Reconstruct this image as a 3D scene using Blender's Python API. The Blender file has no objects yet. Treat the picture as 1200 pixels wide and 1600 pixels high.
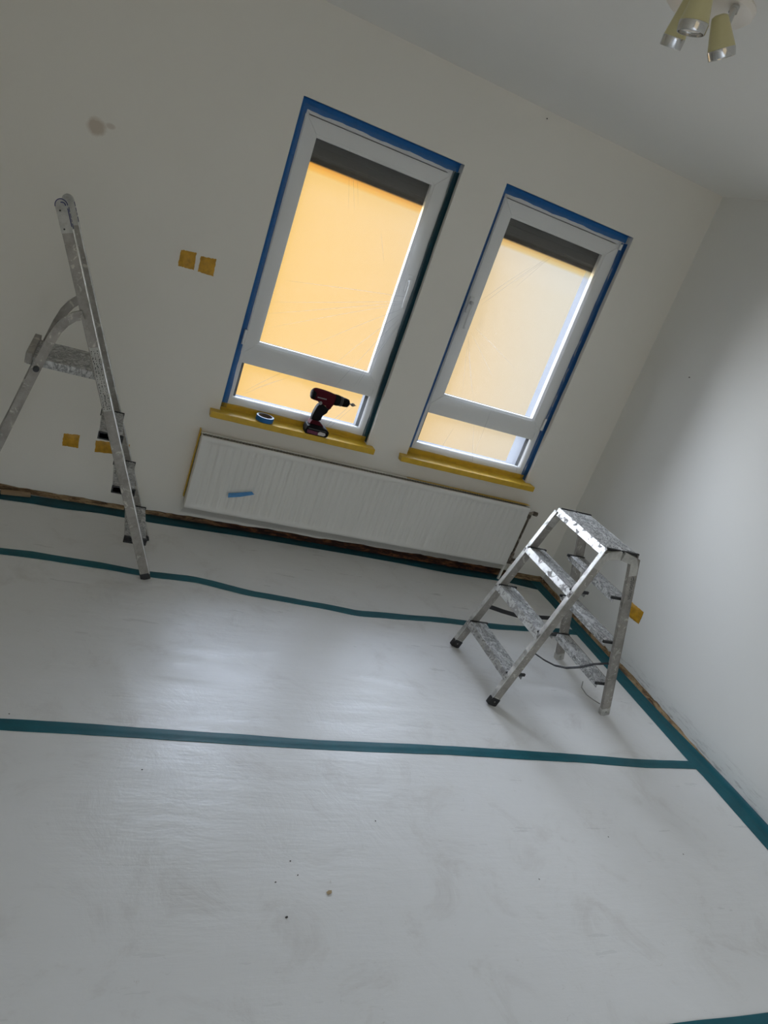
import bpy, bmesh, math, random
from mathutils import Vector, Matrix
random.seed(7)
SC = bpy.context.scene
COL = SC.collection
PI = math.pi

# ---------------------------------------------------------------- camera
cam_d = bpy.data.cameras.new('camera')
cam = bpy.data.objects.new('camera', cam_d)
COL.objects.link(cam)
RR = ((0.8995063, -0.2904965, 0.3263437),
      (0.1796697, -0.4349127, -0.8823661),
      (0.3982552, 0.8523278, -0.3390133))
m = Matrix.Identity(4)
for i in range(3):
    m[i][0] = RR[0][i]; m[i][1] = -RR[1][i]; m[i][2] = -RR[2][i]
m.translation = Vector((-3.026, -3.704, 1.755))
cam.matrix_world = m
cam_d.sensor_fit = 'HORIZONTAL'
cam_d.sensor_width = 36.0
cam_d.lens = 1136.19 / 1200.0 * 36.0
cam_d.clip_start = 0.02
SC.camera = cam

# ---------------------------------------------------------------- world: hazy evening sky, warm and low, cool overhead
W = bpy.data.worlds.new('sky'); SC.world = W; W.use_nodes = True
wn = W.node_tree.nodes; wl = W.node_tree.links; wn.clear()
wo = wn.new('ShaderNodeOutputWorld'); bg = wn.new('ShaderNodeBackground')
tc = wn.new('ShaderNodeTexCoord'); sp = wn.new('ShaderNodeSeparateXYZ')
wl.new(tc.outputs['Generated'], sp.inputs[0])
# elevation ramp
rv = wn.new('ShaderNodeValToRGB')
mr = wn.new('ShaderNodeMapRange'); mr.inputs[1].default_value = -1; mr.inputs[2].default_value = 1
wl.new(sp.outputs['Z'], mr.inputs[0]); wl.new(mr.outputs[0], rv.inputs[0])
e = rv.color_ramp.elements
HAZE = (0.69, 0.57, 0.40, 1)
e[0].position = 0.0;  e[0].color = (0.30, 0.25, 0.20, 1)
e[1].position = 0.40; e[1].color = HAZE
for pos, c in ((0.50, (0.68, 0.61, 0.49, 1)), (0.53, (0.70, 0.69, 0.69, 1)), (0.60, (2.2, 2.35, 2.6, 1)), (0.70, (7.8, 8.7, 10.6, 1)), (0.85, (10.0, 11.5, 15.0, 1)), (1.0, (10.0, 11.8, 15.8, 1))):
    q = e.new(pos); q.color = c
# glow of the low sun behind the haze
dt = wn.new('ShaderNodeVectorMath'); dt.operation = 'DOT_PRODUCT'
gd = Vector((0.10, 1.0, -0.13)).normalized(); dt.inputs[1].default_value = gd
wl.new(tc.outputs['Generated'], dt.inputs[0])
g1 = wn.new('ShaderNodeMapRange'); g1.inputs[1].default_value = 0.88; g1.inputs[2].default_value = 1.0
g1.interpolation_type = 'SMOOTHSTEP'
wl.new(dt.outputs['Value'], g1.inputs[0])
gm = wn.new('ShaderNodeMix'); gm.data_type = 'RGBA'
gm.inputs['B'].default_value = (0.93, 0.57, 0.16, 1)
wl.new(g1.outputs[0], gm.inputs['Factor']); wl.new(rv.outputs[0], gm.inputs['A'])
# broad bright patch of sky where the veiled sun stands, off to the left
d2 = wn.new('ShaderNodeVectorMath'); d2.operation = 'DOT_PRODUCT'; d2.inputs[1].default_value = Vector((-0.80, 0.48, 0.42)).normalized()
wl.new(tc.outputs['Generated'], d2.inputs[0])
g2 = wn.new('ShaderNodeMapRange'); g2.inputs[1].default_value = 0.36; g2.inputs[2].default_value = 0.97; g2.interpolation_type = 'SMOOTHSTEP'
wl.new(d2.outputs['Value'], g2.inputs[0])
ga = wn.new('ShaderNodeVectorMath'); ga.operation = 'SCALE'; ga.inputs[0].default_value = (12.3, 13.1, 15.2)
wl.new(g2.outputs[0], ga.inputs['Scale'])
gs = wn.new('ShaderNodeVectorMath'); gs.operation = 'ADD'; wl.new(ga.outputs[0], gs.inputs[0]); wl.new(gm.outputs['Result'], gs.inputs[1])
wl.new(gs.outputs[0], bg.inputs[0]); bg.inputs[1].default_value = 1.0
wl.new(bg.outputs[0], wo.inputs[0])
W.cycles.sampling_method = 'MANUAL'; W.cycles.sample_map_resolution = 512

SC.view_settings.view_transform = 'Standard'
SC.view_settings.look = 'None'
SC.view_settings.exposure = 0.22
SC.view_settings.gamma = 1.0
SC.view_settings.use_curve_mapping = False
SC.cycles.use_denoising = True
SC.cycles.max_bounces = 14
SC.cycles.diffuse_bounces = 10
SC.cycles.transparent_max_bounces = 24
SC.cycles.caustics_reflective = False
SC.cycles.caustics_refractive = False
SC.cycles.sample_clamp_indirect = 6.0

def portal(x, z, sx, sz):
    l = bpy.data.lights.new('window_daylight', 'AREA'); l.shape = 'RECTANGLE'
    l.size = sx; l.size_y = sz; l.cycles.is_portal = True
    o = bpy.data.objects.new('window_daylight', l); COL.objects.link(o)
    o.location = (x, 0.285, z); o.rotation_euler = (-PI / 2, 0, 0)
portal(-1.9615, 1.4215, 0.845, 1.52)
portal(-0.8645, 1.4215, 0.845, 1.52)
# added balcony door behind the camera, an unseen opening for fill daylight
BX0, BX1, BZ1 = -3.9, -1.1, 2.3
lb = bpy.data.lights.new('added_fill_daylight', 'AREA'); lb.shape = 'RECTANGLE'; lb.size = BX1 - BX0; lb.size_y = BZ1 - 0.05; lb.cycles.is_portal = True
ob = bpy.data.objects.new('added_fill_daylight', lb); COL.objects.link(ob)
ob.location = ((BX0 + BX1) / 2, -7.11, BZ1 / 2 + 0.02); ob.rotation_euler = (PI / 2, 0, 0)

# ---------------------------------------------------------------- helpers
def tag(o, label=None, cat=None, group=None, kind=None):
    if label: o['label'] = label
    if cat: o['category'] = cat
    if group: o['group'] = group
    if kind: o['kind'] = kind
    return o

def thing(name, loc, label, cat, group=None, kind=None):
    o = bpy.data.objects.new(name, None); COL.objects.link(o)
    o.empty_display_size = 0.05
    o.location = loc
    return tag(o, label, cat, group, kind)

def root_loc(p):
    v = Vector((0, 0, 0))
    while p is not None:
        v += Vector(p.location); p = p.parent
    return v

def obj(name, bm, mat, parent=None, smooth=False, origin=None):
    """bm holds world coordinates; they are moved into the parent's frame."""
    off = root_loc(parent) if parent is not None else Vector(origin or (0, 0, 0))
    bmesh.ops.recalc_face_normals(bm, faces=bm.faces[:])
    if off.length > 0:
        bmesh.ops.translate(bm, verts=bm.verts[:], vec=-off)
    me = bpy.data.meshes.new(name); bm.to_mesh(me); bm.free()
    if smooth:
        for p in me.polygons: p.use_smooth = True
        try: me.set_sharp_from_angle(angle=math.radians(38))
        except Exception: pass
    if mat: me.materials.append(mat)
    o = bpy.data.objects.new(name, me); COL.objects.link(o)
    if parent is not None: o.parent = parent
    else: o.location = off
    return o

def BM(): return bmesh.new()

def box(bm, x0, x1, y0, y1, z0, z1, bev=0.0):
    mt = Matrix.Translation(((x0 + x1) / 2, (y0 + y1) / 2, (z0 + z1) / 2)) @ Matrix.Diagonal((x1 - x0, y1 - y0, z1 - z0, 1))
    r = bmesh.ops.create_cube(bm, size=1, matrix=mt)
    if bev > 0:
        es = list({e for v in r['verts'] for e in v.link_edges})
        bmesh.ops.bevel(bm, geom=es, offset=bev, segments=2, affect='EDGES', profile=0.7)
    return bm

def bar(bm, p0, p1, side, w, t, bev=0.0):
    """rectangular bar p0->p1; 'side' is the direction of thickness t, w is across."""
    p0 = Vector(p0); p1 = Vector(p1); a = (p1 - p0); L = a.length; a.normalize()
    s = Vector(side); s = (s - a * s.dot(a)).normalized(); c = a.cross(s).normalized()
    mt = Matrix(((c.x * w, s.x * t, a.x * L, 0), (c.y * w, s.y * t, a.y * L, 0), (c.z * w, s.z * t, a.z * L, 0), (0, 0, 0, 1)))
    mt.translation = (p0 + p1) / 2
    r = bmesh.ops.create_cube(bm, size=1, matrix=mt)
    if bev > 0:
        es = list({e for v in r['verts'] for e in v.link_edges})
        bmesh.ops.bevel(bm, geom=es, offset=bev, segments=2, affect='EDGES', profile=0.7)
    return bm

def sweep(bm, pts, prof, up=(0, 1, 0), closed=False):
    """sweep a profile [(u,v)...] along pts; u is across, v along 'up'."""
    pts = [Vector(p) for p in pts]; n = len(pts); rings = []
    for i, p in enumerate(pts):
        a = pts[min(i + 1, n - 1)] - pts[max(i - 1, 0)]
        a.normalize(); s = Vector(up); s = (s - a * s.dot(a)).normalized(); c = a.cross(s)
        rings.append([bm.verts.new(p + c * u + s * v) for u, v in prof])
    k = len(prof)
    for i in range(n - 1):
        for j in range(k):
            bm.faces.new((rings[i][j], rings[i][(j + 1) % k], rings[i + 1][(j + 1) % k], rings[i + 1][j]))
    bm.faces.new(rings[0][::-1]); bm.faces.new(rings[-1])
    return bm

def circ(r, n=12): return [(r * math.cos(2 * PI * i / n), r * math.sin(2 * PI * i / n)) for i in range(n)]
def rect(w, t): return [(-w / 2, -t / 2), (w / 2, -t / 2), (w / 2, t / 2), (-w / 2, t / 2)]

def cyl(bm, p0, p1, r0, r1=None, n=24):
    r1 = r0 if r1 is None else r1
    p0 = Vector(p0); p1 = Vector(p1); a = p1 - p0
    q = a.to_track_quat('Z', 'Y').to_matrix().to_4x4()
    q.translation = (p0 + p1) / 2
    bmesh.ops.create_cone(bm, cap_ends=True, segments=n, radius1=r0, radius2=r1, depth=a.length, matrix=q)
    return bm

def lathe(bm, prof, p0, axis, n=32):
    """prof [(r, h)] revolved about axis from p0"""
    a = Vector(axis).normalized(); q = a.to_track_quat('Z', 'Y').to_matrix(); p0 = Vector(p0); rings = []
    for r, h in prof:
        if r < 1e-6: rings.append([bm.verts.new(p0 + a * h)])
        else: rings.append([bm.verts.new(p0 + a * h + q @ Vector((r * math.cos(2 * PI * i / n), r * math.sin(2 * PI * i / n), 0))) for i in range(n)])
    for A, B in zip(rings[:-1], rings[1:]):
        for i in range(n):
            j = (i + 1) % n
            if len(A) == 1 and len(B) == 1: continue
            if len(A) == 1: bm.faces.new((A[0], B[j], B[i]))
            elif len(B) == 1: bm.faces.new((A[i], A[j], B[0]))
            else: bm.faces.new((A[i], A[j], B[j], B[i]))
    return bm

def prism_xz(bm, poly, y0, y1, bev=0.0):
    """outline in x,z extruded along y"""
    a = [bm.verts.new((x, y0, z)) for x, z in poly]; b = [bm.verts.new((x, y1, z)) for x, z in poly]; n = len(poly)
    fs = [bm.faces.new(a), bm.faces.new(b[::-1])]
    for i in range(n): fs.append(bm.faces.new((a[i], b[i], b[(i + 1) % n], a[(i + 1) % n])))
    if bev > 0:
        es = [e for e in {e for f in fs[:2] for e in f.edges}]
        bmesh.ops.bevel(bm, geom=es, offset=bev, segments=2, affect='EDGES', profile=0.7)
    return bm

def noise1(x, s=0):
    return math.sin(x * 2.1 + s) * 0.5 + math.sin(x * 5.3 + s * 2.7) * 0.3 + math.sin(x * 11.7 + s * 1.3) * 0.2

# ---------------------------------------------------------------- materials
def mat(name, col, rough=0.5, metal=0.0, spec=None):
    M = bpy.data.materials.new(name); M.use_nodes = True
    b = M.node_tree.nodes['Principled BSDF']
    b.inputs['Base Color'].default_value = (*col, 1); b.inputs['Roughness'].default_value = rough
    b.inputs['Metallic'].default_value = metal
    if spec is not None: b.inputs['Specular IOR Level'].default_value = spec
    return M

def nodes(M): return M.node_tree.nodes, M.node_tree.links, M.node_tree.nodes['Principled BSDF']

def tex_noise(M, scale=(1, 1, 1), s=5.0, detail=4.0, rough=0.5, dist=0.0):
    n, l, b = nodes(M)
    t = n.new('ShaderNodeTexCoord'); mp = n.new('ShaderNodeMapping'); mp.inputs['Scale'].default_value = scale
    x = n.new('ShaderNodeTexNoise'); x.inputs['Scale'].default_value = s; x.inputs['Detail'].default_value = detail
    x.inputs['Roughness'].default_value = rough; x.inputs['Distortion'].default_value = dist
    g = n.new('ShaderNodeNewGeometry')
    l.new(g.outputs['Position'], mp.inputs[0]); l.new(mp.outputs[0], x.inputs['Vector'])
    return x

def ramp(M, src, stops):
    n, l, b = nodes(M); r = n.new('ShaderNodeValToRGB'); e = r.color_ramp.elements
    e[0].position, e[0].color = stops[0][0], (*stops[0][1], 1)
    e[1].position, e[1].color = stops[-1][0], (*stops[-1][1], 1)
    for p, c in stops[1:-1]:
        q = e.new(p); q.color = (*c, 1)
    l.new(src, r.inputs[0]); return r

def bump(M, src, strength=0.2, dist=0.002, prev=None):
    n, l, b = nodes(M); u = n.new('ShaderNodeBump'); u.inputs['Strength'].default_value = strength
    u.inputs['Distance'].default_value = dist; l.new(src, u.inputs['Height'])
    if prev is not None: l.new(prev.outputs[0], u.inputs['Normal'])
    l.new(u.outputs[0], b.inputs['Normal']); return u

# white emulsion walls
def wall_mat(name, col):
    M = mat(name, col, 0.85, spec=0.25); n, l, b = nodes(M)
    a = tex_noise(M, s=1.3, detail=3)
    r = ramp(M, a.outputs[0], [(0.35, tuple(c * 0.985 for c in col)), (0.65, col)])
    l.new(r.outputs[0], b.inputs['Base Color'])
    f = tex_noise(M, s=160, detail=2); bump(M, f.outputs[0], 0.12, 0.001)
    return M, r
WALLC = (0.83, 0.80, 0.73)
M_wall, _r = wall_mat('wall_paint', WALLC)
M_ceil, _ = wall_mat('ceiling_paint', (0.82, 0.81, 0.77))
M_wallR, rr_ = wall_mat('wall_paint_right', (0.79, 0.785, 0.755))

def add_blotch(M, base_out, centre, radii, col, thr=(0.40, 0.56)):
    """a filler stain with a ragged outline of its own"""
    n, l, b = nodes(M)
    g = n.new('ShaderNodeNewGeometry'); sub = n.new('ShaderNodeVectorMath'); sub.operation = 'SUBTRACT'
    sub.inputs[1].default_value = centre; l.new(g.outputs['Position'], sub.inputs[0])
    sc = n.new('ShaderNodeVectorMath'); sc.operation = 'DIVIDE'; sc.inputs[1].default_value = radii
    l.new(sub.outputs[0], sc.inputs[0])
    ln = n.new('ShaderNodeVectorMath'); ln.operation = 'LENGTH'; l.new(sc.outputs[0], ln.inputs[0])
    nz = tex_noise(M, s=22, detail=5, rough=0.65)
    mul = n.new('ShaderNodeMath'); mul.operation = 'MULTIPLY_ADD'; mul.inputs[1].default_value = 0.9
    l.new(nz.outputs[0], mul.inputs[0]); l.new(ln.outputs['Value'], mul.inputs[2])
    mr = n.new('ShaderNodeMapRange'); mr.inputs[1].default_value = 1.55; mr.inputs[2].default_value = 1.10
    mr.inputs[3].default_value = 0; mr.inputs[4].default_value = 1
    l.new(mul.outputs[0], mr.inputs[0])
    mx = n.new('ShaderNodeMix'); mx.data_type = 'RGBA'; mx.inputs['B'].default_value = (*col, 1)
    l.new(mr.outputs[0], mx.inputs['Factor']); l.new(base_out, mx.inputs['A'])
    l.new(mx.outputs['Result'], b.inputs['Base Color'])
    return mx.outputs['Result']
o1 = add_blotch(M_wall, _r.outputs[0], (-3.190, 0, 1.752), (0.040, 1, 0.036), (0.60, 0.52, 0.43))
add_blotch(M_wall, o1, (-3.135, 0, 1.775), (0.022, 1, 0.012), (0.68, 0.62, 0.54))

# grubby plaster foot of the right wall
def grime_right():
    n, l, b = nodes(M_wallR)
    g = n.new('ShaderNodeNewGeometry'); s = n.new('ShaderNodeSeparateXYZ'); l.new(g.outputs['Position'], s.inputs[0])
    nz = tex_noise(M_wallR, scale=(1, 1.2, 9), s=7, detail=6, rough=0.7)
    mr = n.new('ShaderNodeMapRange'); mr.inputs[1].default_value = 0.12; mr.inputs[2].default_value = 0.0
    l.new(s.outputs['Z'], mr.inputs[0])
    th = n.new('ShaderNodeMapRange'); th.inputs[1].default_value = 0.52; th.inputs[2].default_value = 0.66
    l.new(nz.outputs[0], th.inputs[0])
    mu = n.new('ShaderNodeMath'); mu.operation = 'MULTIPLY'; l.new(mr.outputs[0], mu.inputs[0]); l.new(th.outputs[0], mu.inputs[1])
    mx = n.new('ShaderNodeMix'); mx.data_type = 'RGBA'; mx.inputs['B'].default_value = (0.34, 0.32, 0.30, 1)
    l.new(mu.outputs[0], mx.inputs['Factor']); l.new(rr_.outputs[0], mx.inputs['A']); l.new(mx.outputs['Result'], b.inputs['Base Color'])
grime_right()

# white coated protective sheet
def sheet_mat():
    M = mat('coated_floor_sheet', (0.74, 0.74, 0.735), 0.42, spec=0.5); n, l, b = nodes(M)
    dirt = tex_noise(M, s=4.5, detail=8, rough=0.7, dist=0.6)
    r = ramp(M, dirt.outputs[0], [(0.30, (0.62, 0.60, 0.57)), (0.46, (0.70, 0.69, 0.665)), (0.7, (0.72, 0.71, 0.69))])
    scuff = tex_noise(M, scale=(1, 1.7, 1), s=14, detail=9, rough=0.78, dist=1.6)
    r2 = ramp(M, scuff.outputs[0], [(0.30, (0.80, 0.78, 0.75)), (0.37, (1, 1, 1)), (1.0, (1, 1, 1))])
    mx = n.new('ShaderNodeMix'); mx.data_type = 'RGBA'; mx.blend_type = 'MULTIPLY'; mx.inputs['Factor'].default_value = 1
    l.new(r.outputs[0], mx.inputs['A']); l.new(r2.outputs[0], mx.inputs['B']); l.new(mx.outputs['Result'], b.inputs['Base Color'])
    st = tex_noise(M, scale=(0.9, 5.0, 1), s=3.2, detail=4, rough=0.6)
    rr = ramp(M, st.outputs[0], [(0.30, (0.26,) * 3), (0.7, (0.42,) * 3)]); l.new(rr.outputs[0], b.inputs['Roughness'])
    u = bump(M, st.outputs[0], 0.42, 0.005)
    u2 = bump(M, dirt.outputs[0], 0.35, 0.006, u)
    bump(M, scuff.outputs[0], 0.12, 0.001, u2)
    return M
M_sheet = sheet_mat()

def tape_mat(name, col, rough=0.5, s=60, var=0.82, spec=0.5):
    M = mat(name, col, rough, spec=spec); n, l, b = nodes(M)
    a = tex_noise(M, s=s, detail=5, rough=0.6)
    r = ramp(M, a.outputs[0], [(0.3, tuple(c * var for c in col)), (0.65, col)]); l.new(r.outputs[0], b.inputs['Base Color'])
    bump(M, a.outputs[0], 0.35, 0.002)
    return M
M_teal = tape_mat('teal_cloth_tape', (0.002, 0.098, 0.124), 0.48, 14, 0.8, 0.35)
M_teal_shade = tape_mat('teal_cloth_tape_shade', (0.001, 0.060, 0.080), 0.55, 14, 0.7, 0.3)  # teal tape colour darkened to stand for shade at the wall foot
M_blue = tape_mat('blue_masking_tape', (0.008, 0.155, 0.45), 0.6, 40)
M_blue_lt = tape_mat('light_blue_tape', (0.09, 0.30, 0.60), 0.6, 50)
M_yel = tape_mat('yellow_tape', (0.68, 0.42, 0.020), 0.38, 26)
M_orange = tape_mat('orange_yellow_tape', (0.64, 0.335, 0.012), 0.42, 34, 0.6)

def alu_mat(name, base, paint, amount, metal=0.75, rough=0.42, brown=0.0):
    M = mat(name, base, rough, metal); n, l, b = nodes(M)
    a = tex_noise(M, s=30, detail=7, rough=0.62, dist=0.9)
    f = ramp(M, a.outputs[0], [(0.5 - amount * 0.25, (1, 1, 1)), (0.5 - amount * 0.25 + 0.05, (0, 0, 0))])
    c2 = tex_noise(M, s=17, detail=6, rough=0.7)
    pr = ramp(M, c2.outputs[0], [(0.32, tuple(p * (0.62 - 0.1 * brown) for p in paint)), (0.5, paint), (0.68, tuple(min(1, p * 1.15) for p in paint))])
    ar = ramp(M, c2.outputs[0], [(0.3, tuple(p * 0.6 for p in base)), (0.6, base)])
    mx = n.new('ShaderNodeMix'); mx.data_type = 'RGBA'
    l.new(f.outputs[0], mx.inputs['Factor']); l.new(ar.outputs[0], mx.inputs['A']); l.new(pr.outputs[0], mx.inputs['B'])
    l.new(mx.outputs['Result'], b.inputs['Base Color'])
    inv = n.new('ShaderNodeMath'); inv.operation = 'MULTIPLY_ADD'; inv.inputs[1].default_value = -metal; inv.inputs[2].default_value = metal
    l.new(f.outputs[0], inv.inputs[0]); l.new(inv.outputs[0], b.inputs['Metallic'])
    bump(M, a.outputs[0], 0.4, 0.0015)
    return M
M_alu = alu_mat('painted_aluminium', (0.33, 0.305, 0.27), (0.50, 0.465, 0.41), 0.55, metal=0.15, rough=0.4)
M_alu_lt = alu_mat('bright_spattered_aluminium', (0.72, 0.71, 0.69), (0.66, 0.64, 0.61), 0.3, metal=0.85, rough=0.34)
M_tread = mat('paint_crusted_tread', (0.6, 0.6, 0.59), 0.42)
def crust():
    M = M_tread; n, l, b = nodes(M)
    a = tex_noise(M, scale=(1.6, 1, 1), s=15, detail=9, rough=0.66, dist=1.6)
    sb = n.new('ShaderNodeMath'); sb.operation = 'SUBTRACT'; sb.inputs[1].default_value = 0.5; l.new(a.outputs[0], sb.inputs[0])
    ab = n.new('ShaderNodeMath'); ab.operation = 'ABSOLUTE'; l.new(sb.outputs[0], ab.inputs[0])
    r = ramp(M, ab.outputs[0], [(0.0, (0.10, 0.10, 0.10)), (0.012, (0.30, 0.30, 0.29)), (0.035, (0.50, 0.495, 0.48)), (0.12, (0.66, 0.655, 0.64))])
    c2 = tex_noise(M, s=45, detail=6, rough=0.7); r2 = ramp(M, c2.outputs[0], [(0.36, (0.66, 0.66, 0.66)), (0.55, (1, 1, 1))])
    mx = n.new('ShaderNodeMix'); mx.data_type = 'RGBA'; mx.blend_type = 'MULTIPLY'; mx.inputs['Factor'].default_value = 1
    l.new(r.outputs[0], mx.inputs['A']); l.new(r2.outputs[0], mx.inputs['B']); l.new(mx.outputs['Result'], b.inputs['Base Color'])
    bump(M, a.outputs[0], 0.7, 0.004)
crust()
M_tread_lt = alu_mat('tread_lip', (0.60, 0.60, 0.60), (0.90, 0.90, 0.89), 1.1, metal=0.6, rough=0.3)
M_lip = alu_mat('bright_tread_lip', (0.80, 0.80, 0.79), (0.30, 0.29, 0.28), 0.28, metal=0.9, rough=0.32)
M_black = mat('black_plastic', (0.012, 0.012, 0.012), 0.45)
M_bolt = mat('bolt_steel', (0.30, 0.29, 0.27), 0.4, 0.9)
M_pvc = mat('white_window_plastic', (0.80, 0.80, 0.78), 0.28); M_gasket = mat('dark_gasket', (0.03, 0.03, 0.03), 0.6)
M_rad = mat('radiator_enamel', (0.84, 0.82, 0.76), 0.35)
M_pipe = alu_mat('tarnished_pipe', (0.16, 0.13, 0.10), (0.33, 0.29, 0.24), 0.35, metal=0.6)
M_chrome = mat('chrome', (0.62, 0.61, 0.59), 0.16, 1.0)
M_cream = mat('cream_glass_shade', (0.62, 0.56, 0.30), 0.3)
M_lampw = mat('white_enamel', (0.86, 0.80, 0.72), 0.3)
M_red = mat('dark_red_casing', (0.075, 0.004, 0.010), 0.7, spec=0.15)
M_dblk = mat('drill_black', (0.006, 0.006, 0.007), 0.7, spec=0.15)
M_lab = mat('pale_label', (0.62, 0.58, 0.56), 0.5)
M_core = mat('cardboard_core', (0.16, 0.13, 0.11), 0.8)
M_paper = mat('tape_side', (0.62, 0.72, 0.80), 0.7)
M_ink = mat('dark_blue_ink', (0.010, 0.012, 0.10), 0.5)
M_shut = mat('grey_shutter', (0.06, 0.06, 0.058), 0.6)

def rough_strip_mat():
    M = mat('exposed_wall_foot', (0.1, 0.05, 0.02), 0.85); n, l, b = nodes(M)
    g = n.new('ShaderNodeNewGeometry'); s = n.new('ShaderNodeSeparateXYZ'); l.new(g.outputs['Position'], s.inputs[0])
    a = tex_noise(M, scale=(1, 1, 5), s=10, detail=8, rough=0.75, dist=0.5)
    dark = ramp(M, a.outputs[0], [(0.36, (0.010, 0.004, 0.003)), (0.50, (0.045, 0.013, 0.005)), (0.60, (0.17, 0.060, 0.016)), (0.72, (0.30, 0.17, 0.07))])
    lite = ramp(M, a.outputs[0], [(0.34, (0.035, 0.018, 0.010)), (0.46, (0.20, 0.12, 0.06)), (0.54, (0.38, 0.26, 0.135)), (0.7, (0.48, 0.37, 0.22))])
    mr = n.new('ShaderNodeMapRange'); mr.inputs[1].default_value = -2.75; mr.inputs[2].default_value = -2.15
    l.new(s.outputs['X'], mr.inputs[0])
    mx = n.new('ShaderNodeMix'); mx.data_type = 'RGBA'; l.new(mr.outputs[0], mx.inputs['Factor'])
    l.new(lite.outputs[0], mx.inputs['A']); l.new(dark.outputs[0], mx.inputs['B'])
    # lighter again towards the corner behind the step stool and along the right wall
    m2 = n.new('ShaderNodeMapRange'); m2.inputs[1].default_value = -0.42; m2.inputs[2].default_value = -0.20
    l.new(s.outputs['X'], m2.inputs[0])
    my = n.new('ShaderNodeMix'); my.data_type = 'RGBA'; l.new(m2.outputs[0], my.inputs['Factor'])
    l.new(mx.outputs['Result'], my.inputs['A']); l.new(lite.outputs[0], my.inputs['B'])
    l.new(my.outputs['Result'], b.inputs['Base Color']); bump(M, a.outputs[0], 0.8, 0.01)
    return M
M_strip = rough_strip_mat()

def clear_mat(name, haze, gloss_rough=0.08, tint=(1, 1, 1), transl=0.5, glos=0.5):
    """clear sheet: mostly see-through, some fresnel gloss, a little milky scatter"""
    M = bpy.data.materials.new(name); M.use_nodes = True; n = M.node_tree.nodes; l = M.node_tree.links; n.clear()
    out = n.new('ShaderNodeOutputMaterial'); tr = n.new('ShaderNodeBsdfTransparent'); tr.inputs[0].default_value = (*tint, 1)
    df = n.new('ShaderNodeBsdfDiffuse'); df.inputs[0].default_value = (0.85, 0.87, 0.9, 1)
    tl = n.new('ShaderNodeBsdfTranslucent'); tl.inputs[0].default_value = (0.85, 0.87, 0.9, 1)
    gl = n.new('ShaderNodeBsdfGlossy'); gl.inputs['Roughness'].default_value = gloss_rough
    m0 = n.new('ShaderNodeMixShader'); m0.inputs[0].default_value = transl; l.new(df.outputs[0], m0.inputs[1]); l.new(tl.outputs[0], m0.inputs[2])
    m1 = n.new('ShaderNodeMixShader'); m1.inputs[0].default_value = haze; l.new(tr.outputs[0], m1.inputs[1]); l.new(m0.outputs[0], m1.inputs[2])
    fr = n.new('ShaderNodeFresnel'); fr.inputs[0].default_value = 1.4
    fm = n.new('ShaderNodeMath'); fm.operation = 'MULTIPLY'; fm.inputs[1].default_value = glos; l.new(fr.outputs[0], fm.inputs[0])
    m2 = n.new('ShaderNodeMixShader'); l.new(fm.outputs[0], m2.inputs[0]); l.new(m1.outputs[0], m2.inputs[1]); l.new(gl.outputs[0], m2.inputs[2])
    l.new(m2.outputs[0], out.inputs[0]); return M
M_glass = clear_mat('window_glass', 0.0, 0.02, (0.97, 0.98, 0.97), 0.5, 0.8)
M_film = clear_mat('thin_plastic_film', 0.07, 0.18, (1, 1, 1), 0.5, 0.5)
M_radfilm = clear_mat('thin_plastic_film_radiator', 0.05, 0.2, (1, 1, 1), 0.2, 0.35)
M_crease = clear_mat('film_crease', 0.26, 0.15, (0.90, 0.90, 0.92), 0.6, 0.5)

# ---------------------------------------------------------------- structure
H = 2.555
X0, Y0 = -4.5, -7.0            # left wall, wall behind the camera
WIN = [(-2.384, -1.539), (-1.287, -0.442)]
ZB, ZT = 0.661, 2.182
TH = 0.30

b = box(BM(), X0 - 0.1, 0.1, Y0 - 0.1, TH, -0.12, 0.0)
tag(obj('floor', b, mat('subfloor', (0.30, 0.22, 0.14), 0.7)), kind='structure')
b = box(BM(), X0 - 0.1, 0.1, Y0 - 0.1, TH, H, H + 0.12)
tag(obj('ceiling', b, M_ceil), kind='structure')
b = box(BM(), X0 - 0.12, X0, Y0 - 0.1, 0.0, 0.0, H)
tag(obj('wall_left', b, M_wall), kind='structure')
b = box(BM(), X0, BX0, Y0 - 0.12, Y0, 0.0, H); box(b, BX1, 0.0, Y0 - 0.12, Y0, 0.0, H); box(b, BX0, BX1, Y0 - 0.12, Y0, BZ1, H)
tag(obj('wall_front', b, M_wall), kind='structure')
# right wall: plaster ends a little above the floor
b = box(BM(), 0.012, 0.12, Y0, TH, 0.0, H)
poly = []
yy = 0.0; bot = []
while yy > Y0 + 1e-6:
    z = 0.026 + 0.008 * noise1(yy * 5, 1.0) + random.uniform(-.002, .002)
    if yy < -1.1: z = 0.026 - (0.016 * min(1, (-1.1 - yy) / 0.5)) + 0.004 * noise1(yy * 5, 1.0)
    if yy < -1.65: z = 0.004
    bot.append((yy, max(0.003, z))); yy -= 0.035
bot.append((Y0, 0.003))
fr = [b.verts.new((0.0, y, z)) for y, z in bot] + [b.verts.new((0, Y0, H)), b.verts.new((0, 0, H))]
bk = [b.verts.new((0.012, v.co.y, v.co.z)) for v in fr]
b.faces.new(fr); b.faces.new(bk[::-1])
for i in range(len(fr)):
    j = (i + 1) % len(fr); b.faces.new((fr[i], bk[i], bk[j], fr[j]))
tag(obj('wall_right', b, M_wallR), kind='structure')
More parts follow.
